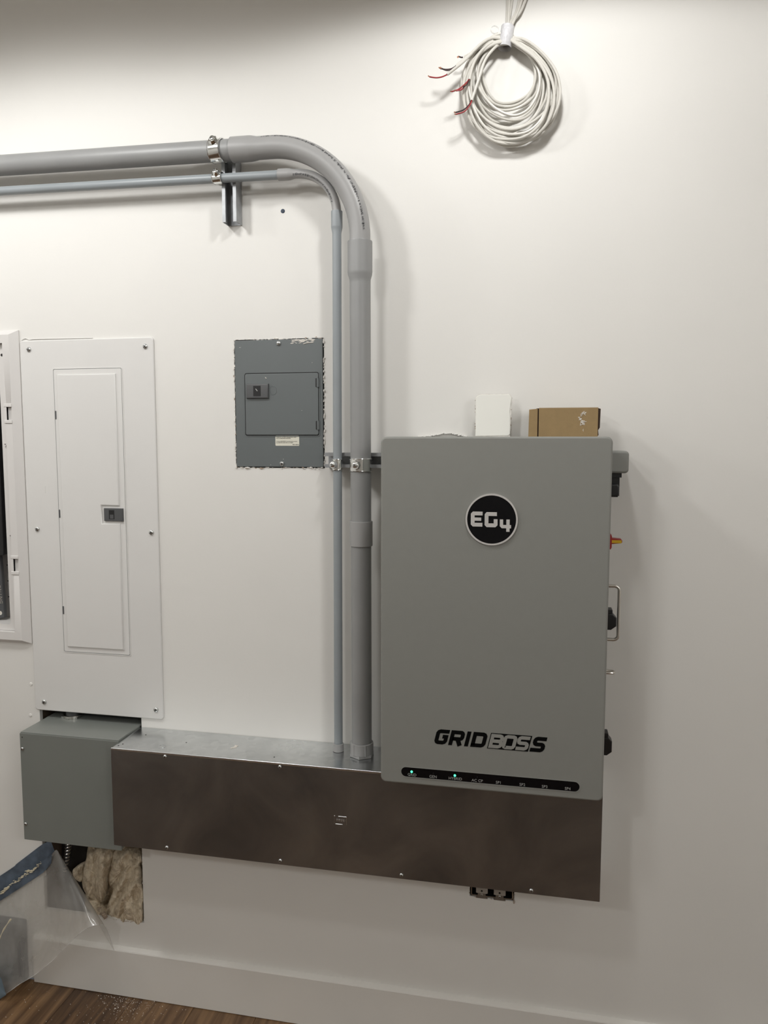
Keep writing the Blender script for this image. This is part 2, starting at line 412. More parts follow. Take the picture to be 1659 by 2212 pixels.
wall = obj('wall_back', wall_grid(NB(), XL, XR, 0, ZC, list(HOLES.values()), 0, .014), WALL, kind='structure', smooth=0)
# inside of the wall: studs and back sheathing behind the openings
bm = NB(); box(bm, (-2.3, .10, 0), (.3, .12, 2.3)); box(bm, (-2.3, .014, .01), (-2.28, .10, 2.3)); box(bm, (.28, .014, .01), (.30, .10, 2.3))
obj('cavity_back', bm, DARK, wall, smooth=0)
bm = NB(); box(bm, (-1.575, .0145, .03), (-1.537, .099, 1.15))
obj('stud', bm, STUD, wall, smooth=0)
bm = NB(); box(bm, (-1.180, .0145, .03), (-1.142, .099, .84))
obj('stud', bm, STUD, wall, smooth=0)
for px in ((67, 1478), (66, 1545)):          # painted-over nail heads left of the white panel
    p = at(*px); bm = NB(); slab(bm, circ(p.x, p.z, .0055, 14), -.0005, .0022, .002); obj('nail_pop', bm, WALL, wall)
def torn_edge(hole, n, s, name, material, seed, parent, sides='LRTB', off=.002):
    rnd = random.Random(seed); bm = NB(); x0, x1, z0, z1 = hole
    for k in range(n):
        sd = rnd.choice(sides); t = rnd.random()
        x, z = {'L': (x0, z0+t*(z1-z0)), 'R': (x1, z0+t*(z1-z0)), 'T': (x0+t*(x1-x0), z1), 'B': (x0+t*(x1-x0), z0)}[sd]
        r = s*(.35+rnd.random()**2)
        c = Vector((x+rnd.uniform(-1, 1)*off, -rnd.uniform(-.003, .003), z+rnd.uniform(-1, 1)*off))
        q = bmesh.ops.create_icosphere(bm, subdivisions=1, radius=r)['verts']
        st = rnd.uniform(.8, 2.6)
        for v in q:
            v.co = Vector((v.co.x*(st if sd in 'TB' else .8)*rnd.uniform(.7, 1.3), v.co.y*.6, v.co.z*(st if sd in 'LR' else .8)*rnd.uniform(.7, 1.3)))+c
    return obj(name, bm, material, parent, kind='stuff', smooth=0)
torn_edge(HOLES['grey'], 300, .0024, 'torn_drywall_edge', GYPS, 3, wall, 'LLRRRTB')
torn_edge(HOLES['grey'], 60, .0022, 'torn_paper_edge', GYPT, 5, wall, 'LBBT', .003)
torn_edge((-1.187, -1.185, .245, .6), 24, .0016, 'torn_drywall_edge', GYPS, 9, wall, 'R')
torn_edge((-1.30, -1.187, .2445, .246), 26, .0014, 'torn_paper_edge', GYPT, 10, wall, 'B', .0012)
torn_edge((-.1655, -.0405, .4645, .52), 40, .0013, 'torn_paper_edge', GYPT, 11, wall, 'LRB', .002)
# a crease of torn wall paper just above the big grey unit, and a paper sliver by the outlet
bm = NB()
for k in range(26):
    u = 905+k*4.1; h = 7*math.exp(-((u-965)/30)**2)+random.random()*2
    p = at(u, 944-h, .004); q = bmesh.ops.create_icosphere(bm, subdivisions=1, radius=.0026)['verts']
    for v in q: v.co = Vector((v.co.x*1.8, v.co.y*1.4, v.co.z*.8))+p
obj('torn_paper_crease', bm, WALL, wall, kind='stuff')

floor = obj('floor', box(NB(), (XL, YF, -.05), (XR, .0, -.006)), DARK, kind='structure', smooth=0)
PW, PL = .205, 1.32
bm = NB(); box(bm, (.0004, .0004, -.006), (PW-.0004, PL-.0006, 0), .0012, 1); PM = finish(bm, 'plank', WOOD, 30)
nx0 = math.floor((XL+1.222)/PW)
for i in range(nx0+1, int((XR+1.222)/PW)):
    off = ((i*37) % 11)/11*PL
    for j in range(5):
        y1 = -.004-(j-1)*PL-off
        y0 = y1-PL
        if y1 > 0: a, b = y0, -.004
        else: a, b = y0, y1
        a = max(a, YF)
        if b-a < .05: continue
        if abs((b-a)-PL) < 1e-6: me = PM
        else:
            q = NB(); box(q, (.0004, .0004, -.006), (PW-.0004, (b-a)-.0006, 0), .0012, 1); me = finish(q, 'plank', WOOD, 30)
        obj('plank', me, WOOD, floor, loc=(-1.222+i*PW, a, 0))
obj('ceiling', box(NB(), (XL, YF, ZC), (XR, .014, ZC+.05)), CEIL, kind='structure', smooth=0)
obj('wall_left', box(NB(), (XL-.05, YF, 0), (XL, .014, ZC)), WALL, kind='structure', smooth=0)
obj('wall_right', box(NB(), (XR, YF, 0), (XR+.05, .014, ZC)), WALL, kind='structure', smooth=0)
obj('wall_front', box(NB(), (XL, YF-.05, 0), (XR, YF, ZC)), ROOMW, kind='structure', smooth=0)
# baseboard: flat board with an eased, sloping top edge
BX0 = -1.575
bm = NB()
prof = [(0, .002), (.0165, .002), (.0165, .1505), (.0150, .1535), (.003, .1580), (0, .1585)]
R0 = [bm.verts.new((BX0, -d, z)) for d, z in prof]; R1 = [bm.verts.new((XR, -d, z)) for d, z in prof]
for k in range(len(prof)):
    j = (k+1) % len(prof); bm.faces.new((R0[k], R0[j], R1[j], R1[k]))
bm.faces.new(R0); bm.faces.new(R1[::-1])
obj('baseboard_back', bm, BASE, kind='structure', smooth=20)

# ================================================================== BIG GREY POWER UNIT
DX0, DX1, DZ0, DZ1, DD = -.3788, .1712, .886, 1.768, .225
dev = thing('power_unit', 'large grey wall-mounted power unit with round black badge and a strip of indicator lights', 'power unit', (-.10, 0, DZ0))
bm = NB(); slab(bm, rrect(DX0+.004, DX1-.004, DZ0+.004, DZ1-.0015, .010), .012, DD-.040, 0)
obj('housing', bm, DEVG, dev)
bm = NB(); slab(bm, rrect(DX0, DX1, DZ0, DZ1, .0145, 6), DD-.040, DD, .0055, 4)
front = obj('front_cover', bm, DEVG, dev)
# badge
bx, bz = -.1055, 1.5690
bg = obj('badge', slab(NB(), circ(bx, bz, .0600, 64), DD-.001, DD+.0030, .0008, 2), BLACKG, dev, label='round black badge with silver EG4 letters')
bm = NB(); frame(bm, circ(bx, bz, .0625, 64), circ(bx, bz, .0585, 64), DD-.001, DD+.0040)
obj('badge_rim', bm, SILV, bg, label='silver ring round the badge')
S = .0000945
def BT(p): return (bx+(p[0]-855)*S, bz-(p[1]-735)*S)
d0, d1 = DD+.002, DD+.0042
def letter(parent, name, strokes, T, m, w0):
    bm = NB()
    for k, st in enumerate(strokes):
        p, w = st if isinstance(st, tuple) else (st, w0)
        stroke(bm, p, w, d0, d1+.00015*k, T)
    return obj(name, bm, m, parent, smooth=0)
letter(bg, 'badge_letter', [[(628, 584), (402, 584), (378, 608), (378, 848), (402, 872), (626, 872)], ([(400, 730), (594, 730)], 82)], BT, SILV, 96)
letter(bg, 'badge_letter', [[(990, 592), (752, 592), (730, 616), (730, 856), (754, 880), (936, 880), (960, 856), (960, 722)]], BT, SILV, 96)
letter(bg, 'badge_letter', [[(1108, 724), (1108, 880), (1134, 906), (1350, 906)], [(1272, 724), (1272, 1036)]], BT, SILV, 84)
# slanted GRIDBOSS lettering
gx, gz, gh = -.2425, .9985, .0388          # left end of the base line, height
US = 1/200*gh
def GT(p): return (gx+(p[0]+p[1]*.235)*US, gz+p[1]*US)
WS = 50
d0, d1 = DD-.0005, DD+.0005
for st in ([[(168, 175), (52, 175), (34, 167), (25, 150), (25, 50), (34, 33), (52, 25), (112, 25), (131, 33), (140, 50), (140, 105), (92, 105)]],
           [[(213, 0), (213, 175), (322, 175), (338, 165), (345, 150), (345, 112), (338, 97), (322, 88), (225, 88)], ([(290, 88), (338, 0)], 54)],
           [[(418, 0), (418, 200)]],
           [[(497, 25), (497, 175), (600, 175), (620, 167), (632, 148), (632, 52), (622, 34), (604, 25), (472, 25)]],
           [[(1395, 175), (1285, 175), (1268, 167), (1259, 150), (1259, 124), (1268, 108), (1285, 100), (1346, 100), (1362, 92), (1371, 78), (1371, 50), (1362, 33), (1346, 25), (1221, 25)]]):
    letter(dev, 'letter', st, GT, INK, WS)['label'] = 'black slanted letter'
bm = NB(); slab(bm, [GT(p) for p in ((690, -4), (1205, -4), (1205, 204), (690, 204))], DD-.0005, DD+.0005)
fld = obj('lettering_field', bm, INK, dev, smooth=0, label='black slanted field behind the letters BOS')
d0, d1 = DD, DD+.0010
for st in ([[(722, 6), (722, 194)], [(700, 171), (815, 171), (836, 163), (845, 148), (845, 122), (836, 108), (815, 100), (720, 100)], [(815, 100), (838, 92), (848, 76), (848, 52), (838, 37), (817, 29), (700, 29)]],
           [[(905, 29), (986, 29), (1004, 37), (1012, 54), (1012, 146), (1004, 163), (986, 171), (912, 171), (894, 163), (886, 146), (886, 54), (894, 37), (912, 29)]],
           [[(1190, 171), (1085, 171), (1067, 163), (1060, 148), (1060, 124), (1067, 108), (1085, 100), (1148, 100), (1164, 92), (1172, 78), (1172, 51), (1164, 37), (1148, 29), (1042, 29)]]):
    letter(fld, 'letter', st, GT, DEVG2, 44)['label'] = 'grey letter on the black field'
# indicator bar
bar = obj('indicator_bar', slab(NB(), rrect(-.325, .116, .9065, .9315, .0124, 8), DD-.004, DD+.0004), BLACKG, dev, label='black strip of indicator lights')
bm = NB(); frame(bm, rrect(-.3268, .1178, .9046, .9328, .0140, 8), rrect(-.3248, .1158, .9066, .9314, .0123, 8), DD-.002, DD+.0011)
obj('bar_lip', bm, DEVG, bar)
for (x, s) in ((-.297, 'GRID'), (-.243, 'GEN'), (-.187, 'HYBRID'), (-.132, 'AC CP'), (-.079, 'SP1'), (-.021, 'SP2'), (.033, 'SP3'), (.088, 'SP4')):
    text('indicator_label', s, .0098, (x, -DD-.0005, .9122), LABG, bar)
for x in (-.298, -.188):
    bm = NB(); bmesh.ops.create_uvsphere(bm, u_segments=12, v_segments=8, radius=.0030)
    obj('led', finish(bm, 'led', LEDG), LEDG, bar, loc=(x, -DD-.0006, .9205), label='lit green indicator light')
for x in (-.243, -.132):
    bm = NB(); slab(bm, circ(x, .9215, .0007, 8), DD, DD+.0006); obj('led', bm, GREYL, bar)
# things on the right flank of the unit
SX = DX1-.004
bm = NB(); slab(bm, rrect(SX-.01, .2195, 1.679, 1.7335, .009), .030, .125, .006, 3)
hd = obj('side_box', bm, DEVG, dev)
def latch(z0, z1, wd, dd, seedlabel=None):
    bm = NB(); box(bm, (SX-.003, -dd-.012, z0+.012), (SX+wd*.72, -dd+.020, z1), .002)
    o = obj('side_latch', bm, BLACK, dev, label='black plastic latch on the right side')
    bm = NB(); x1 = SX+wd
    pts = [(SX-.002, z1-.010), (SX-.002, z0), (SX+wd*.62, z0), (x1, z0+.010), (x1, z1-.020), (SX+wd*.72, z1-.010)]
    slab(bm, pts, dd-.014, dd+.016, .003, 2); obj('latch_lever', bm, BLACK, o)
    return o
bm = NB(); box(bm, (SX-.003, -.112, 1.668), (.2045, -.055, 1.6795)); box(bm, (SX-.003, -.106, 1.622), (.2005, -.060, 1.6795))
slab(bm, [(SX-.002, 1.650), (SX-.002, 1.620), (.196, 1.620), (.199, 1.628), (.199, 1.645), (.195, 1.652)], .10, .122, .004, 3)
obj('side_latch', bm, BLACK, dev, label='black handle under the grey side box')
latch(1.287, 1.338, .034, .11); latch(.962, 1.019, .032, .11)
bm = NB(); slab(bm, [(SX-.002, 1.492), (.1815, 1.492), (.1835, 1.497), (.1835, 1.524), (.1815, 1.529), (SX-.002, 1.529)], .085, .135)
slab(bm, [(.182, 1.503), (.207, 1.5055), (.2095, 1.508), (.2095, 1.513), (.207, 1.516), (.182, 1.518)], .100, .122, .002, 2)
rs = obj('rotary_switch', bm, RED, dev, label='red rotary switch with a yellow pointer')
bm = NB(); box(bm, (SX, -.1245, 1.5065), (.2075, -.120, 1.5135)); obj('switch_pointer', bm, YEL, rs, label='yellow pointer')
# steel pull handle
hz0, hz1, hxx = 1.262, 1.398, .2065
pts = [(SX-.002, hz1)]
for k in range(7): a = PI/2-PI/2*k/6; pts.append((hxx-.011+.011*math.cos(a), hz1-.011+.011*math.sin(a)))
for k in range(7): a = -PI/2*k/6; pts.append((hxx-.011+.011*math.cos(a), hz0+.011+.011*math.sin(a)))
pts.append((SX-.002, hz0))
bm = NB(); tube(bm, [(x, -.120, z) for x, z in pts], .0042, 12); hn = obj('pull_handle', bm, STEEL, dev, label='brushed steel pull handle')
for z in (hz0, hz1):
    bm = NB(); cyl(bm, (SX-.002, -.120, z), (SX+.0065, -.120, z), .0075, 18); obj('handle_collar', bm, STEEL, hn)
bm = NB(); box(bm, (SX-.002, -.128, 1.172), (SX+.0085, -.105, 1.196)); box(bm, (SX-.002, -.124, 1.196), (SX+.004, -.110, 1.207), .002)
hs = obj('hasp', bm, STEEL, dev, label='small steel hasp')
bm = NB(); tube(bm, smoothpath([(SX+.004, -.126, 1.1775), (SX+.027, -.126, 1.178), (SX+.0325, -.118, 1.178), (SX+.027, -.108, 1.178), (SX+.004, -.108, 1.1775)], 4), .0034, 8)
obj('hasp_loop', bm, STEEL, hs)

# things lying on the unit
TOP = DZ1-.0014
cb_ = thing('cardboard_box', 'small brown cardboard box lying on top of the grey power unit', 'box', (.06, -.09, TOP))
B0, B1, BZ = 0.0015, .1445, TOP+.0735
bm = NB(); box(bm, (B0, -.115, TOP+.0002), (B1, -.045, BZ), .0012, 2); obj('carton', bm, CARD, cb_)
bm = NB(); slab(bm, [(-.0235, TOP+.0003), (B0-.0028, TOP+.0003), (B0-.0028, BZ-.002), (-.0225, BZ-.004)], .105, .1135, .0008, 1); obj('side_flap', bm, CARD, cb_)
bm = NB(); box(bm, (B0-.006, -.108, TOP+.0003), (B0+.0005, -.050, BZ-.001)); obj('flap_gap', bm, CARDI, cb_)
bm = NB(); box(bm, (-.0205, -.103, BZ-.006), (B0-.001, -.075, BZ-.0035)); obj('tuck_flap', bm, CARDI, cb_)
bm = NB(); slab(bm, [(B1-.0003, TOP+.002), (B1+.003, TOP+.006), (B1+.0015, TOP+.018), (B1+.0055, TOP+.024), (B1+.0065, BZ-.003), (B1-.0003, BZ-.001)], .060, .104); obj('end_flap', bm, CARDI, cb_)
bm = NB(); rnd = random.Random(4)
for k in range(30):                            # torn-off label remains
    a = rnd.random(); x = .106+math.sin(a*9)*.004+rnd.uniform(-.004, .004); z = TOP+.032+a*.030
    tube(bm, [(x+rnd.uniform(-.004, .004), -.1153, z+rnd.uniform(-.004, .004)) for _ in range(3)], .0007, 5)
tube(bm, [(.1100, -.1153, TOP+.021), (.1092, -.1153, TOP+.018), (.1102, -.1153, TOP+.015)], .0006, 5)
obj('label_residue', bm, DUST, cb_, kind='stuff', label='white remains of a torn label')
dw = thing('drywall_offcut', 'white drywall offcut standing on the grey power unit beside the cardboard box', 'offcut', (-.115, -.04, TOP))
rnd = random.Random(12)
def ragged(poly, amp, step=.006):
    out = []
    for i in range(len(poly)):
        a, b = Vector(poly[i]), Vector(poly[(i+1) % len(poly)]); n = max(1, int((b-a).length/step))
        for k in range(n):
            p = a.lerp(b, k/n); out.append((p.x+rnd.uniform(-amp, amp), p.y+rnd.uniform(-amp, amp)))
    return out
core = [(-.1605, TOP+.0008), (-.0715, TOP+.0008), (-.0695, TOP+.05), (-.0668, TOP+.104), (-.0720, TOP+.1125), (-.152, TOP+.113), (-.162, TOP+.106)]
bm = NB(); slab(bm, ragged(core, .0009), .036, .0485); obj('gypsum_core', bm, GYPS, dw, smooth=0)
face = [(-.1605, TOP+.004), (-.076, TOP+.0055), (-.0715, TOP+.0095), (-.0715, TOP+.052), (-.0735, TOP+.064), (-.0715, TOP+.082), (-.069, TOP+.104), (-.0745, TOP+.111), (-.152, TOP+.1112), (-.1605, TOP+.104)]
bm = NB(); slab(bm, ragged(face, .0003), .0484, .0498, .0006, 2); obj('painted_face', bm, OFFC, dw, smooth=40)
bm = NB()
for k in range(26):
    z = TOP+rnd.uniform(.02, .1); q = bmesh.ops.create_icosphere(bm, subdivisions=1, radius=rnd.uniform(.0006, .0018))['verts']
    bmesh.ops.translate(bm, verts=q, vec=(rnd.choice((-.1622, -.0692)), -rnd.uniform(.038, .048), z))
obj('torn_paper_edge', bm, GYPT, dw, kind='stuff', smooth=0)

# ================================================================== STEEL WIREWAY UNDER THE UNIT
GX0, GX1, GZ0, GZ1, GD = -1.178, .1765, .594, .884, .166
gut = thing('wireway', 'long galvanised steel wireway running along the wall under the grey power unit', 'wireway', (-.5, 0, GZ0))
bm = NB(); box(bm, (GX0+.0006, -GD+.0035, GZ0+.001), (GX1-.0006, -.001, GZ1), .0012, 2); trough = obj('trough', bm, GALV, gut)
bm = NB(); slab(bm, rrect(GX0, GX1, GZ0, GZ1-.004, .001, 1), GD-.0032, GD, .0010, 2); cov = obj('cover', bm, COVER, gut, label='dark reflecting front cover')
bm = NB(); box(bm, (GX0, -GD-.0004, GZ1-.0055), (GX1, -GD+.006, GZ1+.0012), .0016, 3); obj('top_lip', bm, GALV, gut, label='bright folded top edge')
for x, z in ((-1.010, .8735), (-.671, .8735), (-.334, .8735), (.006, .8735), (-1.012, .6055), (-.673, .6055), (-.334, .6045), (.006, .6035)):
    screw(x, GD-.0005, z, gut, .0055, .004, random.random()*3)
for x, dd in ((-1.160, .132), (-1.166, .145), (-1.130, .055), (-.985, .085), (-.70, .13)):
    bm = NB(); cyl(bm, (x, -dd, GZ1-.0005), (x, -dd, GZ1+.0004), .0022, 10); obj('knockout', bm, BLACK, gut)
bm = NB(); frame(bm, circ(-1.04, 0, .011, 24), circ(-1.04, 0, .0095, 24), 0, .0006); bmesh.ops.rotate(bm, verts=bm.verts, cent=(-1.04, 0, 0), matrix=Matrix.Rotation(-PI/2, 3, 'X'))
bmesh.ops.translate(bm, verts=bm.verts, vec=(0, -.125, GZ1)); obj('dimple', bm, GALV, gut)
bm = NB(); rnd = random.Random(2)
for k in range(12):
    tube(bm, [(-.835+rnd.uniform(-.008, .008), -.088+rnd.uniform(-.012, .012), GZ1+.0006) for _ in range(2)], .0011, 5)
obj('plaster_spot', bm, DUST, gut, kind='stuff')
mk = []                                          # embossed mark on the cover
bm = NB(); mx0, mx1, mz0, mz1 = -.5185, -.4845, .7285, .7505
for a, b in (((mx0+.011, mz1), (mx1, mz1)), ((mx0+.003, mz0), (mx1-.011, mz0))): box(bm, (a[0], -GD-.0011, a[1]-.0009), (b[0], -GD+.0005, a[1]+.0009), .0005, 1)
for x in (mx0, mx1): box(bm, (x-.0005, -GD-.0006, mz0), (x+.0005, -GD+.0005, mz1), .0002, 1)
box(bm, (mx0-.0005, -GD-.0010, mz1-.001), (mx0+.002, -GD+.0005, mz1+.001), .0004, 1)
for k in range(4):
    x = mx0+.0052+k*.0062; z = .7393
    frame(bm, rrect(x, x+.0048, z-.0024, z+.0030, .001, 2), rrect(x+.0013, x+.0035, z-.001, z+.0014, .0005, 2), GD-.0003, GD+.0009)
obj('embossed_mark', bm, ZINC, gut, label='embossed square mark')

# ================================================================== PULL BOX LEFT OF IT
PX0, PX1, PZ0, PZ1, PD = -1.5025, -1.1785, .5545, .890, .126
pb = thing('pull_box', 'grey painted steel pull box between the white panel and the hole in the wall', 'junction box', (-1.34, 0, PZ0))
bm = NB(); box(bm, (PX0+.001, -PD+.0025, PZ0+.002), (PX1-.001, -.0008, PZ1), .0012, 2); obj('box_body', bm, BOXG, pb)
bm = NB(); slab(bm, rrect(PX0, PX1+.0005, PZ0, PZ1-.003, .0012, 1), PD-.0024, PD, .0010, 2); obj('cover', bm, BOXG, pb)
for z in (.8385, .6035):
    bm = NB(); cyl(bm, (PX0+.008, -PD+.001, z), (PX0+.008, -PD-.003, z), .0035, 12); obj('screw', bm, ZINC, pb)
    screw(PX0+.008, PD+.0005, z+.0015, pb, .0050, .004, .6)
bm = NB(); cyl(bm, (PX0+.0085, -PD+.001, .875), (PX0+.0085, -PD-.0004, .875), .0018, 10); obj('screw_hole', bm, BLACK, pb)
bm = NB(); box(bm, (PX0+.001, -.0008, .884), (PX1-.001, .088, PZ1)); obj('rear_flange', bm, BOXG, pb)
fit = thing('conduit_locknut', 'zinc conduit locknut on the pull box in the gap below the white panel', 'locknut', (-1.4235, .024, PZ1))
bm = NB(); cyl(bm, (-1.4235, .024, PZ1+.0002), (-1.4235, .024, PZ1+.0085), .0295, 12); obj('nut', bm, STEEL, fit)
bm = NB()
for k in range(3):
    a = -PI/2+(k-1)*.9; p = Vector((-1.4235+.030*math.cos(a), .024+.030*math.sin(a), PZ1+.0030)); box(bm, p-Vector((.004, .003, .0028)), p+Vector((.004, .003, .0028)))
obj('nut_lug', bm, ZINC, fit)
bm = NB(); cyl(bm, (-1.4235, .024, PZ1+.0085), (-1.4235, .024, PZ1+.06), .0215, 24); obj('nipple', bm, DKGREY, fit)

# ================================================================== WHITE LOAD CENTRE PANEL
WX0, WX1, WZ0, WZ1, WD = -1.5365, -1.098, .9135, 2.058, .0055
wp = thing('breaker_panel', 'tall white flush breaker panel with a narrow door and dark grey latch', 'electrical panel', (-1.32, 0, WZ0))
EX0, EX1, EZ0, EZ1 = -1.4245, -1.2025, 1.109, 1.970
bm = NB(); slab(bm, rrect(WX0, WX1, WZ0, WZ1, .010, 5), .0006, WD, .0035, 3)
cvr = obj('cover', bm, PANELW, wp)
# door sits in a shallow recess; dark joint all round
bm = NB(); frame(bm, rrect(EX0-.0035, EX1+.0035, EZ0-.0035, EZ1+.0035, .006, 4), rrect(EX0-.0012, EX1+.0012, EZ0-.0012, EZ1+.0012, .004, 4), WD-.002, WD+.0012)
obj('door_surround', bm, PANELW, wp)
bm = NB(); slab(bm, rrect(EX0-.002, EX1+.0022, EZ0-.0022, EZ1+.002, .004, 4), WD-.002, WD+.0003); obj('door_joint', bm, GREYP, wp, label='dark joint round the door')
bm = NB(); slab(bm, rrect(EX0, EX1, EZ0, EZ1, .004, 4), WD-.001, WD+.0014, .0008, 2)
dr = obj('door', bm, PANELW, wp, label='narrow white door')
nX, nz0, nz1 = -1.2775, 1.5105, 1.5645
pl = [(-1.4115, 1.1245), (-1.2195, 1.1245), (-1.2195, nz0), (nX, nz0), (nX, nz1), (-1.2195, nz1), (-1.2195, 1.9545), (-1.4115, 1.9545)]
bm = NB(); slab(bm, pl, WD, WD+.0062, .0046, 4); obj('raised_field', bm, PANELW, dr, smooth=50)
bm = NB(); slab(bm, rrect(-1.2705, -1.2085, 1.5180, 1.5570, 0), WD, WD+.0075, .0025, 2); lt = obj('latch', bm, LATCHG, dr, label='dark grey slide latch')
bm = NB(); box(bm, (-1.253, -WD-.0079, 1.5245), (-1.2355, -WD-.004, 1.5515)); obj('latch_pocket', bm, BLACK, lt)
bm = NB(); box(bm, (-1.2505, -WD-.0083, 1.5250), (-1.2375, -WD-.004, 1.5385), .001, 1); obj('latch_thumb', bm, LATCHG, lt)
bm = NB(); frame(bm, circ(-1.237, 1.4815, .0105, 28), circ(-1.237, 1.4815, .0092, 28), WD+.004, WD+.0052); obj('knockout_ring', bm, PANELW, dr)
for z in (1.835, 1.537, 1.2385):
    bm = NB(); box(bm, (EX0-.0005, -WD-.0030, z-.0125), (EX0+.0045, -WD, z+.0125), .001, 1); obj('hinge', bm, GREYL, dr)
for x, z in ((-1.505, 2.031), (-1.1235, 2.031), (-1.5015, 1.4875), (-1.1205, 1.4865), (-1.503, .9415), (-1.1215, .944)): screw(x, WD, z, wp, .0078, .005, random.random()*3, True)
# scuffs on the door
def dabs(name, pts, parent, d, r=.0004, m=None):
    bm = NB()
    for s in pts: tube(bm, [at(u, v, d) for u, v in s], r, 5)
    return obj(name, bm, m or GREYL, parent, kind='stuff')
dabs('scuff', [[(234, 1208), (230, 1222), (228.5, 1236)], [(229, 1238), (233, 1246), (236, 1250)], [(247, 1208), (248, 1216)], [(247, 1246), (245, 1252)], [(173, 1336), (171, 1341)], [(248, 1340), (252, 1341)]], dr, WD+.0049, .0003, GYPT)
dabs('paint_run', [[(97.5, 1050), (98, 1060), (98, 1065)]], wp, WD+.0001, .0009, PANELW)
# caulked sliver of paint at its upper left corner
bm = NB(); tube(bm, smoothpath([at(44, 741, .0018), at(47, 735, .0018), at(55, 731, .0018), at(64, 734, .0018), at(75, 732.5, .0018), at(120, 731.5, .0018), at(200, 730, .0018)], 5), .0011, 6); obj('paint_bead', bm, PANELW, wp)

# ================================================================== OPEN WHITE CABINET AT THE LEFT EDGE
CX0, CX1, CZ0, CZ1 = -2.10, -1.5395, 1.126, 2.0895
oc = thing('open_cabinet', 'open white plastic wiring cabinet set in the wall at the left edge of the photo', 'cabinet', (-1.8, 0, CZ0))
def loopq(x0, x1, z0, z1, d): return [Vector(p) for p in ((x0, -d, z0), (x1, -d, z0), (x1, -d, z1), (x0, -d, z1))]
bm = NB()
prof = [(CX0, CX1, CZ0, CZ1, .0005), (CX0, CX1, CZ0, CZ1, .004), (CX0+.024, CX1-.024, CZ0+.012, CZ1-.014, .018), (CX0+.046, CX1-.047, CZ0+.037, CZ1-.0385, .018), (CX0+.046, CX1-.047, CZ0+.037, CZ1-.0385, .0005)]
R = [[bm.verts.new(p) for p in loopq(*q)] for q in prof]
for A, B in zip(R, R[1:]+R[:1]):
    for k in range(4): bm.faces.new((A[k], A[(k+1) % 4], B[(k+1) % 4], B[k]))
fr = obj('cabinet_frame', bm, PLASTW, oc, smooth=30)
# inner flange and recessed tub
fx0, fx1, fz0, fz1 = CX0+.046, CX1-.047, CZ0+.037, CZ1-.0385
bm = NB(); frame(bm, rrect(fx0+.001, fx1-.001, fz0+.001, fz1-.001, .004, 3), rrect(fx0+.022, fx1-.026, fz0+.020, fz1-.006, .006, 3), -.001, .003); obj('flange', bm, PLASTW, oc)
tx0, tx1, tz0, tz1 = fx0+.020, fx1-.024, fz0+.018, fz1-.004
bm = NB(); R = [[bm.verts.new(p) for p in q] for q in (loopq(tx0, tx1, tz0, tz1, .001), loopq(tx0, tx1, tz0, tz1, -.092), loopq(tx0-.004, tx1+.004, tz0-.004, tz1+.004, -.095), loopq(tx0-.004, tx1+.004, tz0-.004, tz1+.004, .001))]
for A, B in zip(R, R[1:]):
    for k in range(4): bm.faces.new((A[k], A[(k+1) % 4], B[(k+1) % 4], B[k]))
bm.faces.new(R[1]); bm.faces.new(R[2][::-1]); bm.normal_update()
tub = obj('tub', bm, PLASTW, oc, smooth=0)
for k in range(6):
    z = 1.354-k*.0262
    bm = NB(); cyl(bm, (-1.7085, .0925, z), (-1.7085, .0912, z), .0036, 12); obj('mounting_hole', bm, BLACK, tub)
for k in range(3):
    z = 1.354-k*.0524
    bm = NB(); cyl(bm, (-1.6895, .0925, z), (-1.6895, .0912, z), .0020, 10); obj('mounting_hole', bm, BLACK, tub)
for z0, z1 in ((1.8105, 1.8695), (1.3455, 1.4045)):
    x0 = fx1-.003; x1 = fx1+.024
    bm = NB(); box(bm, (x0, -.0205, z1-.010), (x1, -.008, z1), .001, 1); box(bm, (x0, -.0205, z0), (x1, -.008, z0+.010), .001, 1)
    box(bm, (x0, -.0195, z0+.008), (x0+.009, -.006, z1-.008), .001, 1); hk = obj('hinge_knuckle', bm, PLASTW, oc)
    cut(fr, box(NB(), (x0+.009, -.05, z0+.009), (x1-.0015, -.0115, z1-.009)))
for px in ((14, 960), (25, 1157)):
    p = at(*px, .003); bm = NB(); frame(bm, circ(p.x, p.z, .0045, 16), circ(p.x, p.z, .0025, 16), .002, .009); o = obj('screw_boss', bm, PLASTW, oc)
for px in ((34, 1341), (4, 767)):
    p = at(*px, .003); bm = NB(); slab(bm, circ(p.x, p.z, .0042, 14), .002, .0036); obj('screw_hole', bm, BLACK, oc)
# contents
p0 = at(17, 1200, -.02)
bb = thing('black_device', 'black boxy device hanging inside the open white cabinet', 'device', (-1.80, .09, 1.40))
bm = NB(); slab(bm, rrect(tx0+.03, -1.6375, 1.398, 2.03, .006, 3), -.088, -.012, .004, 2); obj('case', bm, BLACK, bb)
bm = NB(); slab(bm, rrect(tx0+.05, -1.655, 1.42, 1.86, .004, 3), -.013, -.009, .001, 1); obj('face_plate', bm, BLACKG, bb)
gt = thing('grey_battery_pack', 'dark grey slab-shaped pack with pale lettering leaning inside the open white cabinet', 'device', (-1.72, .06, tz0))
P = [at(-60, 1352, -.05), at(9.5, 1334, -.045), at(2, 1228, -.045), at(-4, 1150, -.05), at(-70, 1160, -.05)]
bm = NB(); slab(bm, [(p.x, p.z) for p in P], -.058, -.045, .003, 3); pk = obj('case', bm, TUBEG, gt)
p = at(1.2, 1327, -.0445); bm = NB(); slab(bm, circ(p.x-.001, p.z+.004, .0065, 20), -.046, -.0445); obj('round_mark', bm, DUST, pk, label='pale round mark')
q = at(1.0, 1297, -.044)
for k, ch in enumerate('ONING'): text('letter', ch, .015, (q.x-.003+.0012*k, .0442, q.z+.045-.0125*k), RECEP, pk, rot=PI/2+.10)

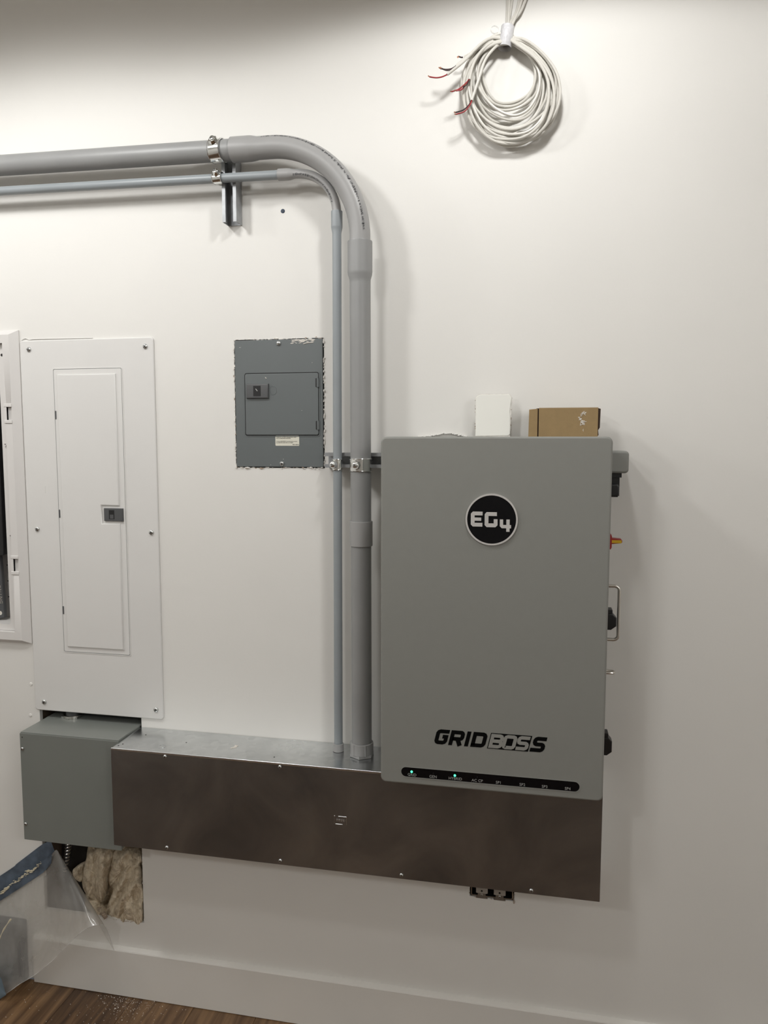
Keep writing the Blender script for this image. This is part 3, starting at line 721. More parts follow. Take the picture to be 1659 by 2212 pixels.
# ================================================================== SMALL GREY BREAKER PANEL
QX0, QX1, QZ0, QZ1, QD = -.8485, -.5895, 1.684, 2.0405, .0035
gp = thing('grey_breaker_panel', 'small dark grey breaker panel in a ragged drywall cut-out beside the vertical conduits', 'electrical panel', (-.72, 0, QZ0))
bm = NB(); slab(bm, rrect(QX0, QX1, QZ0, QZ1, .002, 2), -.004, QD, .0015, 2); obj('cover', bm, GREYP, gp)
GX, GXb, GZ, GZb = -.8180, -.6020, 1.7745, 1.9465
bm = NB(); slab(bm, rrect(GX-.002, GXb+.002, GZ-.0025, GZb+.0025, .006, 4), QD-.002, QD+.0003); obj('door_joint', bm, BLACK, gp)
bm = NB(); frame(bm, rrect(GX-.0040, GXb+.0045, GZ-.0045, GZb+.0045, .008, 4), rrect(GX-.002, GXb+.002, GZ-.0025, GZb+.0025, .006, 4), QD-.002, QD+.0012); obj('door_surround', bm, GREYP, gp)
bm = NB(); slab(bm, rrect(GX, GXb, GZ, GZb, .005, 4), QD-.001, QD+.0026, .0016, 3); dr = obj('door', bm, GREYP, gp)
dd = QD+.0024
bm = NB(); slab(bm, rrect(-.8125, -.7465, 1.8775, 1.9185, 0), dd-.001, dd+.0075, .0042, 2); lt = obj('latch', bm, GREYL, dr, label='dark grey slide latch')
bm = NB(); box(bm, (-.7905, -dd-.0079, 1.8835), (-.7685, -dd-.003, 1.9125)); obj('latch_pocket', bm, BLACK, lt)
bm = NB(); tube(bm, [(-.783, -dd-.0082, 1.904), (-.778, -dd-.0082, 1.8975)], .0012, 6); obj('bright_scratch', bm, ZINC, lt)
kp = [(-.7440, 1.901), (-.7400, 1.9105), (-.7300, 1.9105), (-.7240, 1.905), (-.7240, 1.894), (-.7300, 1.8875), (-.7390, 1.8875)]
bm = NB(); tube(bm, [(x, -dd-.0002, z) for x, z in kp], .0006, 5, closed=True); obj('knockout', bm, GREYP, dr)
for z in (1.9195, 1.8015):
    bm = NB(); cyl(bm, (GXb-.001, -QD-.002, z-.0125), (GXb-.001, -QD-.002, z+.0125), .0036, 10); h = obj('hinge', bm, GREYP, dr)
    bm = NB(); box(bm, (GXb-.0075, -QD-.0038, z-.012), (GXb-.002, -QD-.0020, z+.012), .0005, 1); obj('hinge_leaf', bm, BLACK, h)
for x, z in ((-.717, 2.0300), (-.7115, 1.6935)): screw(x, QD, z, gp, .0068, .0048, .2 if z > 2 else 1.4, z < 2)
st = obj('sticker', slab(NB(), rrect(-.730, -.6595, 1.744, 1.7725, .0022, 3), QD-.0005, QD+.0004), STICK, gp, label='cream warning sticker', smooth=0)
for k, (s, al, x) in enumerate((('Suitable for use ONLY with generators which', 'LEFT', -.7275), ('have an UNBONDED NEUTRAL.', 'LEFT', -.7275), ('Convient SEULEMENT aux generatrices munies', 'LEFT', -.7275), ("d'un NEUTRE NON MIS A LA TERRE", 'LEFT', -.7275), ('80271-480-04', 'RIGHT', -.661))):
    z = (1.7682, 1.7645, 1.7565, 1.7527, 1.7474)[k]
    text('sticker_text', s, .0032, (x, -QD-.0005, z), INK, st, al)
# plaster smears on its top edge and specks on the door
bm = NB(); rnd = random.Random(8)
for k in range(46):
    t = rnd.random(); x = -.680+t*.065; z = 2.0385-rnd.random()**1.6*.010
    q = bmesh.ops.create_icosphere(bm, subdivisions=1, radius=rnd.uniform(.001, .003))['verts']
    for v in q: v.co = Vector((v.co.x*2.4+x, v.co.y*.25-QD-.0003, v.co.z*.55+z))
for (x, z, r) in ((-.756, 1.9352, .0016), (-.7545, 1.9335, .0014), (-.833, 2.021, .0012), (-.830, 2.0215, .0009), (-.62, 1.975, .0008), (-.65, 1.843, .0008), (-.707, 1.706, .0009), (-.745, 1.69, .0009)):
    q = bmesh.ops.create_icosphere(bm, subdivisions=1, radius=r)['verts']
    bmesh.ops.translate(bm, verts=q, vec=(x, -QD-(.0028 if 1.78 < z < 1.94 else 0), z))
tube(bm, smoothpath([(-.645, -QD-.0004, 2.0265), (-.632, -QD-.0004, 2.0295), (-.617, -QD-.0004, 2.030)], 4), .0013, 5)
obj('plaster_smear', bm, DUST, gp, kind='stuff', smooth=0)

# ================================================================== STRUT CHANNELS
def strut(bm, L_):
    """C-shaped channel along local z, 41 mm wide (x), open side away from the wall (-y), depth 41"""
    w2, t, dp, lip = .0205, .0025, .041, .0095
    prof = [(-w2, 0), (w2, 0), (w2, dp), (w2-lip, dp), (w2-lip, dp-.007), (w2-lip+t, dp-.007), (w2-lip+t, dp-t), (w2-t, dp-t), (w2-t, t), (-w2+t, t),
            (-w2+t, dp-t), (-w2+lip-t, dp-t), (-w2+lip-t, dp-.007), (-w2+lip, dp-.007), (-w2+lip, dp), (-w2, dp)]
    A = [bm.verts.new((x, -d-.0004, 0)) for x, d in prof]; B = [bm.verts.new((x, -d-.0004, L_)) for x, d in prof]
    n = len(prof)
    for k in range(n): bm.faces.new((A[k], A[(k+1) % n], B[(k+1) % n], B[k]))
    bm.faces.new(A[::-1]); bm.faces.new(B); return bm
sv = obj('strut_channel', strut(NB(), .190), STRUTM, smooth=0, loc=(-.8415, 0, 2.357)); tag(sv, 'short upright steel strut channel behind the two horizontal conduits', 'strut')
sh_ = obj('strut_channel', strut(NB(), .205), STRUTM, smooth=0, loc=(-.5745, 0, 1.7050)); sh_.rotation_euler = (0, PI/2, 0)
tag(sh_, 'horizontal steel strut channel between the small grey breaker panel and the power unit', 'strut')

# ================================================================== CONDUITS
RB, DB = .0278, .069; RS, DS = .0121, .0535
tilt = -.010/.84
def hb(x): return 2.5435+(x+1.54)*tilt          # height of the big horizontal run
big = thing('large_conduit', 'thick grey PVC conduit with a wide elbow running down beside the power unit', 'conduit', (-.466, -DB, GZ1))
bm = NB(); tube(bm, [(-3.28, -DB, hb(-3.28)), (-.80, -DB, hb(-.80))], RB, 40); obj('horizontal_pipe', bm, PVCG, big)
XV = -.467; RE = .242; xe = XV-RE; ze = hb(-.75)
path = [(-.8180, hb(-.818)), (-.8175, hb(-.8175)), (-.79, hb(-.79)), (-.768, hb(-.768)), (-.760, hb(-.760)), (-.745, hb(-.745))]
rads = [.0305, .0325, .0325, .0325, .0318, .0290]
for k in range(25):
    a = PI/2*k/24; path.append((xe+RE*math.sin(a), ze-RE+RE*math.cos(a))); rads.append(.0290-.0016*k/24)
path.append((XV, 2.24)); rads.append(.0272)
bm = NB(); tube(bm, [(x, -DB, z) for x, z in path], rads, 40); elb = obj('elbow', bm, PVCL, big, label='pale grey wide elbow')
zz = [(2.2785, RB+.0002), (2.2785, .0322), (2.276, .0327), (2.200, .0327), (2.192, .0316), (2.180, RB+.0002), (2.170, RB), (.915, RB)]
bm = NB(); tube(bm, [(XV+(2.28-z)*.0018, -DB, z) for z, r in zz], [r for z, r in zz], 40); obj('vertical_pipe', bm, PVCG, big)
zz = [(1.541, RB), (1.5412, .0306), (1.540, .0312), (1.4755, .0312), (1.474, .0306), (1.4738, RB)]
xv2 = XV+.0012; bm = NB(); tube(bm, [(xv2+.0005, -DB, z) for z, r in zz], [r for z, r in zz], 40); obj('coupling', bm, PVCL, big)
xb = XV+.0025
bm = NB(); tube(bm, [(xb, -DB, .9235), (xb, -DB, .9225), (xb, -DB, .893)], [RB+.001, .0315, .0325], 32); cyl(bm, (xb, -DB, GZ1+.0008), (xb, -DB, .8935), .0345, 6)
for k in range(6):
    a = 2*PI*(k+.5)/6+PI/2; p = Vector((xb+.0315*math.cos(a), -DB+.0315*math.sin(a), 0)); box(bm, p+Vector((-.0014, -.0014, .8930)), p+Vector((.0014, .0014, .9228)))
obj('terminal_adapter', bm, PVCL, big, label='pale hexagonal terminal adapter')
sm = thing('small_conduit', 'thin bluish grey PVC conduit bent beside the thick conduit', 'conduit', (-.536, -DS, GZ1))
def hs_(x): return 2.4785+(x+1.54)*(-.0115/.86)
bm = NB(); tube(bm, [(-3.28, -DS, hs_(-3.28)), (-.69, -DS, hs_(-.69))], RS, 28); obj('horizontal_pipe', bm, PVCB, sm)
XS = -.5335; RSE = .108; xe2 = XS-RSE; ze2 = hs_(-.66)
path = [(-.6945, hs_(-.69)), (-.6940, hs_(-.69)), (-.668, hs_(-.668)), (-.662, hs_(-.662)), (-.650, hs_(-.65))]; rads = [RS+.0005, .0152, .0153, .0148, RS]
for k in range(19):
    a = PI/2*k/18; path.append((xe2+RSE*math.sin(a), ze2-RSE+RSE*math.cos(a))); rads.append(RS)
path.append((XS, 2.33)); rads.append(RS)
bm = NB(); tube(bm, [(x, -DS, z) for x, z in path], rads, 28); obj('elbow', bm, PVCL, sm)
zz = [(2.3635, RS+.0004), (2.3635, .0150), (2.362, .0153), (2.324, .0153), (2.320, .0150), (2.306, RS), (.90, RS)]
bm = NB(); tube(bm, [(XS-(2.36-z)*.0018, -DS, z) for z, r in zz], [r for z, r in zz], 28); obj('vertical_pipe', bm, PVCB, sm)
xs2 = XS-.0027
bm = NB(); tube(bm, [(xs2, -DS, .9065), (xs2, -DS, .9060), (xs2, -DS, .890), (xs2, -DS, GZ1+.0008)], [RS+.0005, .0146, .0152, .0152], 28); obj('terminal_adapter', bm, PVCL, sm, label='pale grey terminal adapter')
# illegible ink print along the elbows: rows of short strokes on the pipe skin
def print_row(cx, cz, RR, a0, a1, R_pipe, dep, phis, parent, seed, thick):
    """phi = angle round the pipe: 0 outer side of the bend, pi/2 towards the room"""
    rnd = random.Random(seed); bm = NB(); a = a0
    def pt(a, phi, r):
        rho = RR+r*math.cos(phi); return Vector((cx+rho*math.sin(a), -dep-r*math.sin(phi), cz+rho*math.cos(a)))
    while a < a1:
        if rnd.random() < .06: a += .016; continue
        phi0 = phis[0]+(phis[1]-phis[0])*(a-a0)/(a1-a0)
        h = .085*(.6+.8*rnd.random()) if R_pipe > .02 else .20*(.6+.6*rnd.random()); ph = phi0+rnd.uniform(-.02, .02); r = R_pipe+.0002; w = thick*(.5+rnd.random())/RR
        for seg in range(2):
            p1 = ph-h+h*seg; p2 = ph-h+h*(seg+1)
            s = rnd.choice((0, 0, .004, -.004))
            f = [bm.verts.new(pt(a+s*seg, p1, r)), bm.verts.new(pt(a+s*seg+w, p1, r)), bm.verts.new(pt(a+s*(seg+1)+w, p2, r)), bm.verts.new(pt(a+s*(seg+1), p2, r))]
            bm.faces.new(f)
        if rnd.random() < .5:
            pm = ph+rnd.choice((-h, 0, h*.9)); f = [bm.verts.new(pt(a, pm, r)), bm.verts.new(pt(a+.008*.242/RR, pm, r)), bm.verts.new(pt(a+.008*.242/RR, pm+h*.25, r)), bm.verts.new(pt(a, pm+h*.25, r))]; bm.faces.new(f)
        a += (.0021+.0016*rnd.random())/RR
    return obj('ink_print', bm, PRINT, parent, kind='stuff', smooth=0, label='row of small black print')
print_row(xe, ze-RE, RE, -.10, 1.52, .0293, DB, (.72, .98), big, 3, .0012)
print_row(xe2, ze2-RSE, RSE, -.08, 1.30, RS+.0002, DS, (1.95, 2.1), sm, 5, .0010)

# ------------------------------------------------------------------ conduit clamps
def clamp(label, axis, c, r, wid, faceside, tilt_=0.0):
    """strut clamp round a pipe; axis 'x' (pipe horizontal) or 'z'; c = centre of the pipe at the clamp"""
    t = thing('conduit_clamp', label, 'clamp', c, 'zinc clamps holding the conduits')
    cx, cy, cz = c
    def P(a, rr, l):       # a: angle in the cross-section, 0 = towards the room
        if axis == 'z': return Vector((rr*math.sin(a), -rr*math.cos(a), l))
        return Vector((l, -rr*math.cos(a), rr*math.sin(a)))
    a0 = math.radians(128); n = 36
    def band(bm, s0, s1, r0, r1, w0):
        prev = None
        for k in range(n+1):
            a = s0+(s1-s0)*k/n
            q = [bm.verts.new(P(a, rr, l)) for rr, l in ((r0, -w0), (r1, -w0), (r1+.0002, -w0*.7), (r1+.0002, w0*.7), (r1, w0), (r0, w0))]
            if prev:
                m = len(q)
                for j in range(m): bm.faces.new((prev[j], prev[(j+1) % m], q[(j+1) % m], q[j]))
            else: bm.faces.new(q)
            prev = q
        bm.faces.new(prev[::-1])
    bm = NB(); band(bm, -a0, a0, r+.0003, r+.0022, wid/2)
    for s in (-1, 1):                            # edge beads
        tube(bm, [P(-a0+2*a0*k/n, r+.0022, s*wid/2*.94) for k in range(n+1)], .0011, 6)
    # ears down into the channel
    for s in (-1, 1):
        p = P(s*a0, r+.0012, 0)
        if axis == 'z': box(bm, (p.x-.001-.002*(s > 0), p.y-.002, -wid*.32), (p.x+.001+.002*(s > 0), p.y+.016, wid*.32), .0006, 1)
        else: box(bm, (-wid*.32, p.y-.002, p.z-.0012), (wid*.32, p.y+.016, p.z+.0012), .0006, 1)
    s_ = obj('strap', bm, CHROME, t, loc=c)
    # joint tab with its screw on the room side
    af = faceside; bm = NB()
    b0 = P(af, r+.0020, 0)
    tube(bm, [P(af, r+.001, 0), P(af, r+.0085, 0)], [wid*.40, wid*.33], 8)
    tb = obj('joint_tab', bm, CHROME, t, loc=c)
    hp = P(af, r+.0085, 0); d_ = (P(af, 1, 0)).normalized()
    d2 = (d_*.5+Vector((0, -1, 0))*.9).normalized()
    bm = NB(); tube(bm, [hp-d2*.004, hp+d2*.0030, hp+d2*.0046, hp+d2*.0056], [.0072, .0076, .0062, .003], 18)
    sc = obj('screw', bm, CHROME, t, loc=c)
    u = d2.cross(Vector((.3, 0, 1))).normalized(); v = d2.cross(u)
    bm = NB()
    for q in (u, v): tube(bm, [hp+d2*.0054-q*.0040, hp+d2*.0054+q*.0040], .0007, 5)
    obj('drive_slot', bm, BLACK, sc, loc=c)
    return t
C1 = clamp('large zinc clamp holding the thick horizontal conduit above the upright strut', 'x', (-.858, -DB, hb(-.858)), RB, .036, math.radians(36))
C2 = clamp('small zinc clamp holding the thin horizontal conduit on the upright strut', 'x', (-.866, -DS, hs_(-.866)), RS, .027, math.radians(40))
C3 = clamp('small zinc clamp holding the thin vertical conduit beside the grey breaker panel', 'z', (XS-.0012, -DS, 1.6935), RS, .030, math.radians(-28))
C4 = clamp('large zinc clamp holding the thick vertical conduit beside the power unit', 'z', (XV+.0010, -DB, 1.6935), RB, .034, math.radians(-12))
C1.rotation_euler = (0, 0, math.radians(-9)); C2.rotation_euler = (0, 0, math.radians(-6))
# lone dark screw left in the wall
p = at(611, 456); ws = thing('wall_screw', 'lone dark screw in the wall under the conduit bends', 'screw', (p.x, 0, p.z))
bm = NB(); slab(bm, circ(p.x, p.z, .0058, 18), .0002, .0016, .001, 2); obj('head', bm, SCREWB, ws)
bm = NB(); slab(bm, circ(p.x, p.z, .0024, 6), .001, .0018); obj('drive_recess', bm, BLACK, ws)

# ================================================================== COIL OF CABLE
coil = thing('cable_coil', 'hanging coil of off-white cable with bare red and black wire ends', 'cable', at(1092, 85, .02))
rnd = random.Random(21)
RC = .0035
def loop_pts(top, bot, xl, xr, dep, ph):
    sk = rnd.uniform(-6, 3); wob = rnd.uniform(2, 6)
    """one turn hanging from the tie: top/bot pixel rows, left/right columns"""
    pts = []; cxm = (xl+xr)/2; n = 14
    for k in range(n):
        a = PI/2+2*PI*k/n                         # start at the top, run to the left and down
        s = math.sin(a); c = math.cos(a)
        y = (top+bot)/2-(bot-top)/2*s
        f = (1-s)/2                               # 0 at the top, 1 at the bottom
        wdt = (xr-xl)/2*(1.0 if s < .3 else 1-.25*((s-.3)/.7)**2)
        x = (1090*(1-f)**2.2+cxm*(1-(1-f)**2.2))+wdt*c+(sk*f*math.sin(PI*f)*1.6 if c > 0 else 0)+wob*math.sin(2*a+ph)*f; y += wob*.7*math.cos(3*a+ph)*f
        d = dep+.006*math.sin(a*2+ph)*f+.004*math.sin(3*a+ph*2)*f
        pts.append(at(x, y, max(.006, d)))
    return pts
specs = [(84, 226, 1041, 1158), (88, 232, 1034, 1160), (80, 240, 1030, 1166), (92, 246, 1037, 1172), (84, 268, 1022, 1170), (90, 276, 1016, 1178), (78, 284, 1012, 1186),
         (86, 291, 1008, 1190), (95, 297, 1006, 1196), (76, 302, 1002, 1200), (83, 308, 1004, 1204), (72, 301, 1014, 1210), (88, 313, 1010, 1198), (80, 318, 1020, 1192), (92, 289, 1000, 1207), (75, 296, 1006, 1212)]
deps = [.010, .016, .022, .030, .010, .018, .026, .034, .012, .020, .028, .036, .040, .030, .016, .024]
specs += [(82, 258, 1026, 1176), (90, 304, 1000, 1188), (78, 278, 1008, 1204), (86, 310, 1012, 1206)]; deps += [.020, .042, .032, .018]
order = [[0, 7, 9, 13, 16], [1, 6, 10, 15, 17], [2, 5, 8, 12, 18], [3, 4, 11, 14, 19]]
ends = [[(1086, 84, .036), (1062, 82, .042), (1040, 94, .050), (1015, 118, .056), (985, 143, .060)],
        [(1088, 80, .034), (1060, 84, .040), (1032, 102, .050), (1000, 134, .062), (966, 161, .066)],
        [(1084, 92, .036), (1062, 92, .042), (1038, 112, .046), (1022, 140, .050), (1014, 172, .056)],
        [(1084, 96, .034), (1068, 104, .044), (1048, 130, .050), (1036, 165, .054), (1019, 217, .058)]]
tops = [(1096, -14, .006), (1108, -14, .010), (1124, -14, .008), (1140, -14, .014)]
tails = [[((985, 143, .060), (975, 150, .066), (965, 152, .069), (954, 148, .070)), ((985, 143, .060), (974, 149, .060), (962, 150, .062), (951, 148, .064))],
         [((966, 161, .066), (955, 166, .068), (942, 168, .070), (928, 166, .071))],
         [((1014, 172, .056), (1006, 180, .060), (992, 192, .066), (976, 198, .069)), ((1013, 172, .056), (1009, 182, .062), (1001, 188, .066), (1004, 185, .070)), ((1013, 171, .056), (1004, 186, .062), (996, 194, .066), (985, 196, .070))],
         [((1018, 217, .058), (1012, 228, .061), (1000, 238, .064), (984, 243, .066)), ((1019, 217, .058), (1015, 227, .064), (1003, 241, .067), (985, 247, .070))]]
tcol = [[CBLK, CBLK], [CRED], [CRED, CBLK, CRED], [CBLK, CRED]]
for ci in range(4):
    pts = []
    tx = tops[ci]; pts += [at(*tx), at(tx[0]+(1100-tx[0])*.45+(2 if ci > 1 else -2), 26, tx[2]), at(1094+ci*2, 56, .014)]
    for li in order[ci]: pts += loop_pts(*specs[li], deps[li], rnd.random()*6)
    pts += [at(*e_) for e_ in ends[ci]]
    bm = NB(); tube(bm, smoothpath(pts, 5), RC, 10); cb2 = obj('cable', bm, CABLE, coil)
    for tl_, mt_ in zip(tails[ci], tcol[ci]):
        P = smoothpath([at(*q) for q in tl_], 5)
        bm = NB(); tube(bm, P, .0017, 8); obj('conductor', bm, mt_, cb2, label='red wire end' if mt_ is CRED else 'black wire end')
        bm = NB(); tube(bm, [P[-1], P[-1]+(P[-1]-P[-3]).normalized()*.004+Vector((0, 0, .002))], [.0015, .0013], 7); obj('copper_tip', bm, COPPER, cb2)
# one more pair of cables rising with the others
for (x0, x1, dd) in ((1101, 1097, .012), (1131, 1104, .012)):
    bm = NB(); tube(bm, smoothpath([at(x0, -14, dd), at(x0*.6+x1*.4, 22, dd+.004), at(x1, 58, .02), at(1092, 88, .030), at(1064, 104, .022), at(1036, 150, .018), at(1012, 205, .014), at(1016, 262, .012), at(1060, 300, .014)], 6), RC, 10)
    obj('cable', bm, CABLE, coil)
bm = NB(); tube(bm, smoothpath([at(1066, 88, .040), at(1048, 96, .040), at(1026, 110, .045), at(1002, 123, .045)], 5), .0030, 8); cb3 = obj('cable', bm, CABLE, coil)
bm = NB(); tube(bm, [at(1000, 124, .045), at(996, 124, .046), at(990, 122, .046)], .0018, 8); obj('conductor', bm, CBLK, cb3)
bm = NB(); tube(bm, [at(991, 122, .046), at(988, 124, .047)], .0020, 8); obj('copper_tip', bm, COPPER, cb3)
# white tape wrap round the bundle and its loose clear loop
TAPEW = mat('white_tape', (.66, .66, .68), .35, noise=.12, nscale=140, bump=.6, bscale=220)
C0, C1_ = at(1097, 58, .027), at(1090, 104, .027)
bm = NB(); prev = None; n = 24
ax = (C1_-C0).normalized()
for k in range(n+1):
    a = 2*PI*k/n; ring = []
    for t in (0, .33, .66, 1):
        c = C0.lerp(C1_, t); side = ax.cross(Vector((0, -1, 0))).normalized()
        ring.append(bm.verts.new(c+side*math.cos(a)*.0165+Vector((0, -1, 0))*math.sin(a)*(.019+.006*math.sin(t*PI)+.0006*math.sin(t*40))))
    if prev:
        for j in range(3): bm.faces.new((prev[j], prev[j+1], ring[j+1], ring[j]))
    prev = ring
obj('tape_wrap', bm, TAPEW, coil, label='white tape wrapped round the bundle')
bm = NB(); prev = None
for k in range(17):
    a = 2*PI*k/16; c = at(1068+8.5*math.cos(a), 66+8.5*math.sin(a), .030); q = [bm.verts.new(c), bm.verts.new(c+Vector((.002, -.012, -.003)))]
    if prev: bm.faces.new((prev[0], prev[1], q[1], q[0]))
    prev = q
obj('tape_loop', bm, CLEAR, coil, label='loose clear loop of tape')

# ================================================================== OUTLETS UNDER THE WIREWAY
ou = thing('outlet_pair', 'two receptacles without a cover plate in the wall just below the wireway', 'outlet', (-.103, 0, .4645))
bm = NB(); frame(bm, rrect(-.163, -.043, .467, .573, .003, 2), rrect(-.160, -.046, .470, .570, .002, 2), -.05, -.001); box(bm, (-.163, .049, .467), (-.043, .052, .573)); obj('back_box', bm, BLACK, ou, smooth=0)
for x0, x1 in ((-.1505, -.1120), (-.1000, -.0620)):
    xc = (x0+x1)/2
    bm = NB(); slab(bm, rrect(xc-.0165, xc+.0165, .4780, .545, .002, 2), -.004, .0030, .001, 1); fc = obj('receptacle_face', bm, RECEP, ou)
    bm = NB(); slab(bm, [(xc-.0025, .4835), (xc+.0025, .4835), (xc+.0025, .4868), (xc+.0012, .4885), (xc-.0012, .4885), (xc-.0025, .4868)], .002, .0034); obj('ground_hole', bm, BLACK, fc)
    for s in (-1, 1):
        bm = NB(); box(bm, (xc+s*.0065-.0009, -.0034, .4965), (xc+s*.0065+.0009, -.002, .5045)); obj('slot', bm, BLACK, fc)
    bm = NB(); slab(bm, [(xc-.0165, .4625), (xc+.0165, .4625), (xc+.0165, .4665), (xc+.0110, .4680), (xc+.0110, .4790), (xc-.0110, .4790), (xc-.0110, .4680), (xc-.0165, .4665)], .0002, .0016); yk = obj('yoke', bm, YOKE, ou)
    screw(xc, .0016, .4735, ou, .0036, .0016, .7)
bm = NB(); frame(bm, rrect(-.1615, -.0445, .4685, .56, .004, 3), rrect(-.1595, -.0465, .4705, .558, .003, 3), -.002, .0003); obj('mud_ring', bm, ZINC, ou)
bm = NB(); tube(bm, smoothpath([at(1108.5, 1930, .001), at(1109, 1945, .002), at(1110, 1952, .003), at(1112, 1948, .004), at(1110, 1943, .003)], 4), .0008, 5); obj('paper_curl', bm, GYPT, ou)

# ================================================================== HOLE, WOOL, PLASTIC
wool = thing('insulation_batt', 'crumpled beige mineral wool stuffed in the wall hole below the pull box', 'insulation', (-1.25, .05, .25))
from mathutils import noise as MN
def wad(poly_px, dep, thick, seed, fold_dir):
    """soft lump with folds: an outline in the wall plane, puffed out towards the room"""
    ctr = Vector((sum(p[0] for p in poly_px)/len(poly_px), sum(p[1] for p in poly_px)/len(poly_px)))
    bm = NB(); rings = []; NR, NA = 26, 96
    P = [Vector(p) for p in poly_px]
    per = smoothpath([(p.x, p.y, 0) for p in P], 12, True)
    for i in range(NR+1):
        f = i/NR; ring = []
        for k in range(NA):
            e_ = per[int(k/NA*len(per))]; q = ctr.lerp(Vector((e_.x, e_.y)), f)
            h = thick*math.sqrt(max(0, 1-f*f))
            nz = MN.noise(Vector((q.x*.035+seed, q.y*.035, seed)))
            fd = math.sin((q.x*fold_dir[0]+q.y*fold_dir[1])*.20+2.6*nz)
            n3 = MN.noise(Vector((q.x*.11, q.y*.06, seed*3)))+.6*abs(MN.noise(Vector((q.x*.24, q.y*.13, seed*5))))-.5*abs(MN.noise(Vector((q.x*.09+2, q.y*.05, seed*7))))*2
            d = dep+h+(.013*fd+.009*nz+.009*n3)*(1-.2*f)
            ring.append(bm.verts.new(at(q.x, q.y, d)) if i else None)
        rings.append(ring)
    c = bm.verts.new(at(ctr.x, ctr.y, dep+thick))
    for k in range(NA): bm.faces.new((c, rings[1][k], rings[1][(k+1) % NA]))
    for A, B in zip(rings[1:], rings[2:]):
        for k in range(NA): bm.faces.new((A[k], B[k], B[(k+1) % NA], A[(k+1) % NA]))
    back = [bm.verts.new(v.co+Vector((0, .022, 0))) for v in rings[-1]]
    for k in range(NA): bm.faces.new((rings[-1][k], back[k], back[(k+1) % NA], rings[-1][(k+1) % NA]))
    bm.faces.new(back)
    return obj('wool_fold', bm, WOOL, wool, smooth=180)
wad([(205, 1800), (330, 1800), (330, 1995), (200, 2000), (185, 1920)], -.072, .012, 9.1, (1, .2))
wad([(196, 1838), (242, 1834), (238, 1880), (228, 1935), (208, 1950), (182, 1925), (178, 1890)], -.052, .044, 1.3, (.9, .05))
wad([(252, 1834), (312, 1838), (310, 1880), (270, 1905), (240, 1920), (234, 1880)], -.058, .040, 2.7, (.8, .5))
wad([(262, 1880), (306, 1868), (309, 1985), (270, 1994), (232, 1990), (226, 1976), (244, 1925)], -.040, .046, 4.2, (.85, .45))
wad([(286, 1900), (309, 1890), (309, 1992), (285, 1997), (256, 1993), (268, 1940)], -.031, .042, 6.5, (.6, -.5))
wad([(184, 1950), (214, 1945), (236, 1975), (230, 1990), (205, 1984)], -.048, .034, 7.7, (.3, .8))
wad([(158, 1878), (180, 1868), (182, 1890), (174, 1905), (160, 1895)], -.052, .026, 8.8, (.5, .6))
wad([(275, 1832), (312, 1832), (310, 1862), (288, 1852)], -.045, .034, 3.3, (.2, .7))
fc_ = thing('flexible_conduit', 'ribbed metal flexible conduit hanging in the dark of the wall hole', 'conduit', at(147, 1830, -.06))
bm = NB(); P = smoothpath([at(150, 1790, -.055), at(148, 1815, -.052), at(147, 1835, -.05), at(144, 1858, -.055), at(140, 1880, -.065)], 10)
tube(bm, P, [.0082]*len(P), 12); obj('jacket', bm, DKGREY, fc_)
for k in range(2, len(P)-2, 3):
    t = (P[k+1]-P[k-1]).normalized(); t = (t+Vector((.35, 0, 0))).normalized(); u = t.cross(Vector((0, 1, 0))).normalized(); v = t.cross(u)
    bm = NB(); tube(bm, [P[k]+(u*math.cos(a*PI/7)+v*math.sin(a*PI/7))*.0098 for a in range(14)], .0019, 6, closed=True); obj('rib', bm, STEEL, fc_)
fc2 = thing('flexible_conduit', 'short ribbed conduit end poking out at the lower edge of the wall hole', 'conduit', at(222, 1975, .0))
bm = NB(); P = smoothpath([at(215, 1964, -.015), at(222, 1972, -.002), at(229, 1983, .006)], 10)
tube(bm, P, [.0062+.0016*math.sin(k*2.1) for k in range(len(P))], 12); obj('jacket', bm, GYPT, fc2)

db = thing('dark_box', 'dark grey box at the floor past the baseboard end behind the plastic sheet', 'box', (-1.70, -.02, 0))
bm = NB(); box(bm, (-1.86, -.030, .0015), (-1.605, -.001, .205), .003, 2); obj('case', bm, DKGREY, db)
bm = NB(); frame(bm, rrect(-1.855, -1.610, .006, .200, .003, 2), rrect(-1.845, -1.620, .016, .190, .003, 2), .029, .0325); obj('rim', bm, BLACK, db)

# --- plastic sheet: taped along a slanted line, hanging, its right side curling over
ps = thing('plastic_sheet', 'clear plastic sheet taped over the wall hole with its right edge curling forward', 'plastic sheet', at(40, 1960, .01))
topc = [(-95, 2010, .004), (-45, 1966, .004), (0, 1936, .004), (45, 1905, .005), (80, 1880, .006), (100, 1862, .007), (112, 1846, .008), (118, 1838, .008), (122, 1836, .008), (125, 1838, .007), (127, 1842, .006), (129, 1847, .004)]
botc = [(-130, 2235, .10), (-60, 2188, .10), (12, 2147, .095), (42, 2126, .088), (75, 2106, .082), (110, 2078, .080), (140, 2048, .086), (170, 2018, .100), (192, 2003, .108), (212, 1998, .100), (229, 2004, .060), (248, 2058, .012)]
TT = smoothpath([Vector(p) for p in topc], 6); BB = smoothpath([Vector(p) for p in botc], 6)
def above0(p, z=.004): return Vector((p.x, p.y, max(p.z, z)))
bm = NB(); NV = 26; G = []
for i, (a, b) in enumerate(zip(TT, BB)):
    col = []
    for j in range(NV+1):
        t = j/NV; q = a.lerp(b, t)
        s = i/len(TT)
        sag = .010*math.sin(PI*t)*(1-s)+.0035*math.sin(s*22+t*3)*math.sin(PI*t)*(1 if s < .72 else .3)+.0016*math.sin(s*60+t*9)*t
        col.append(bm.verts.new(above0(at(q.x, q.y, max(.003, q.z+sag)))))
    G.append(col)
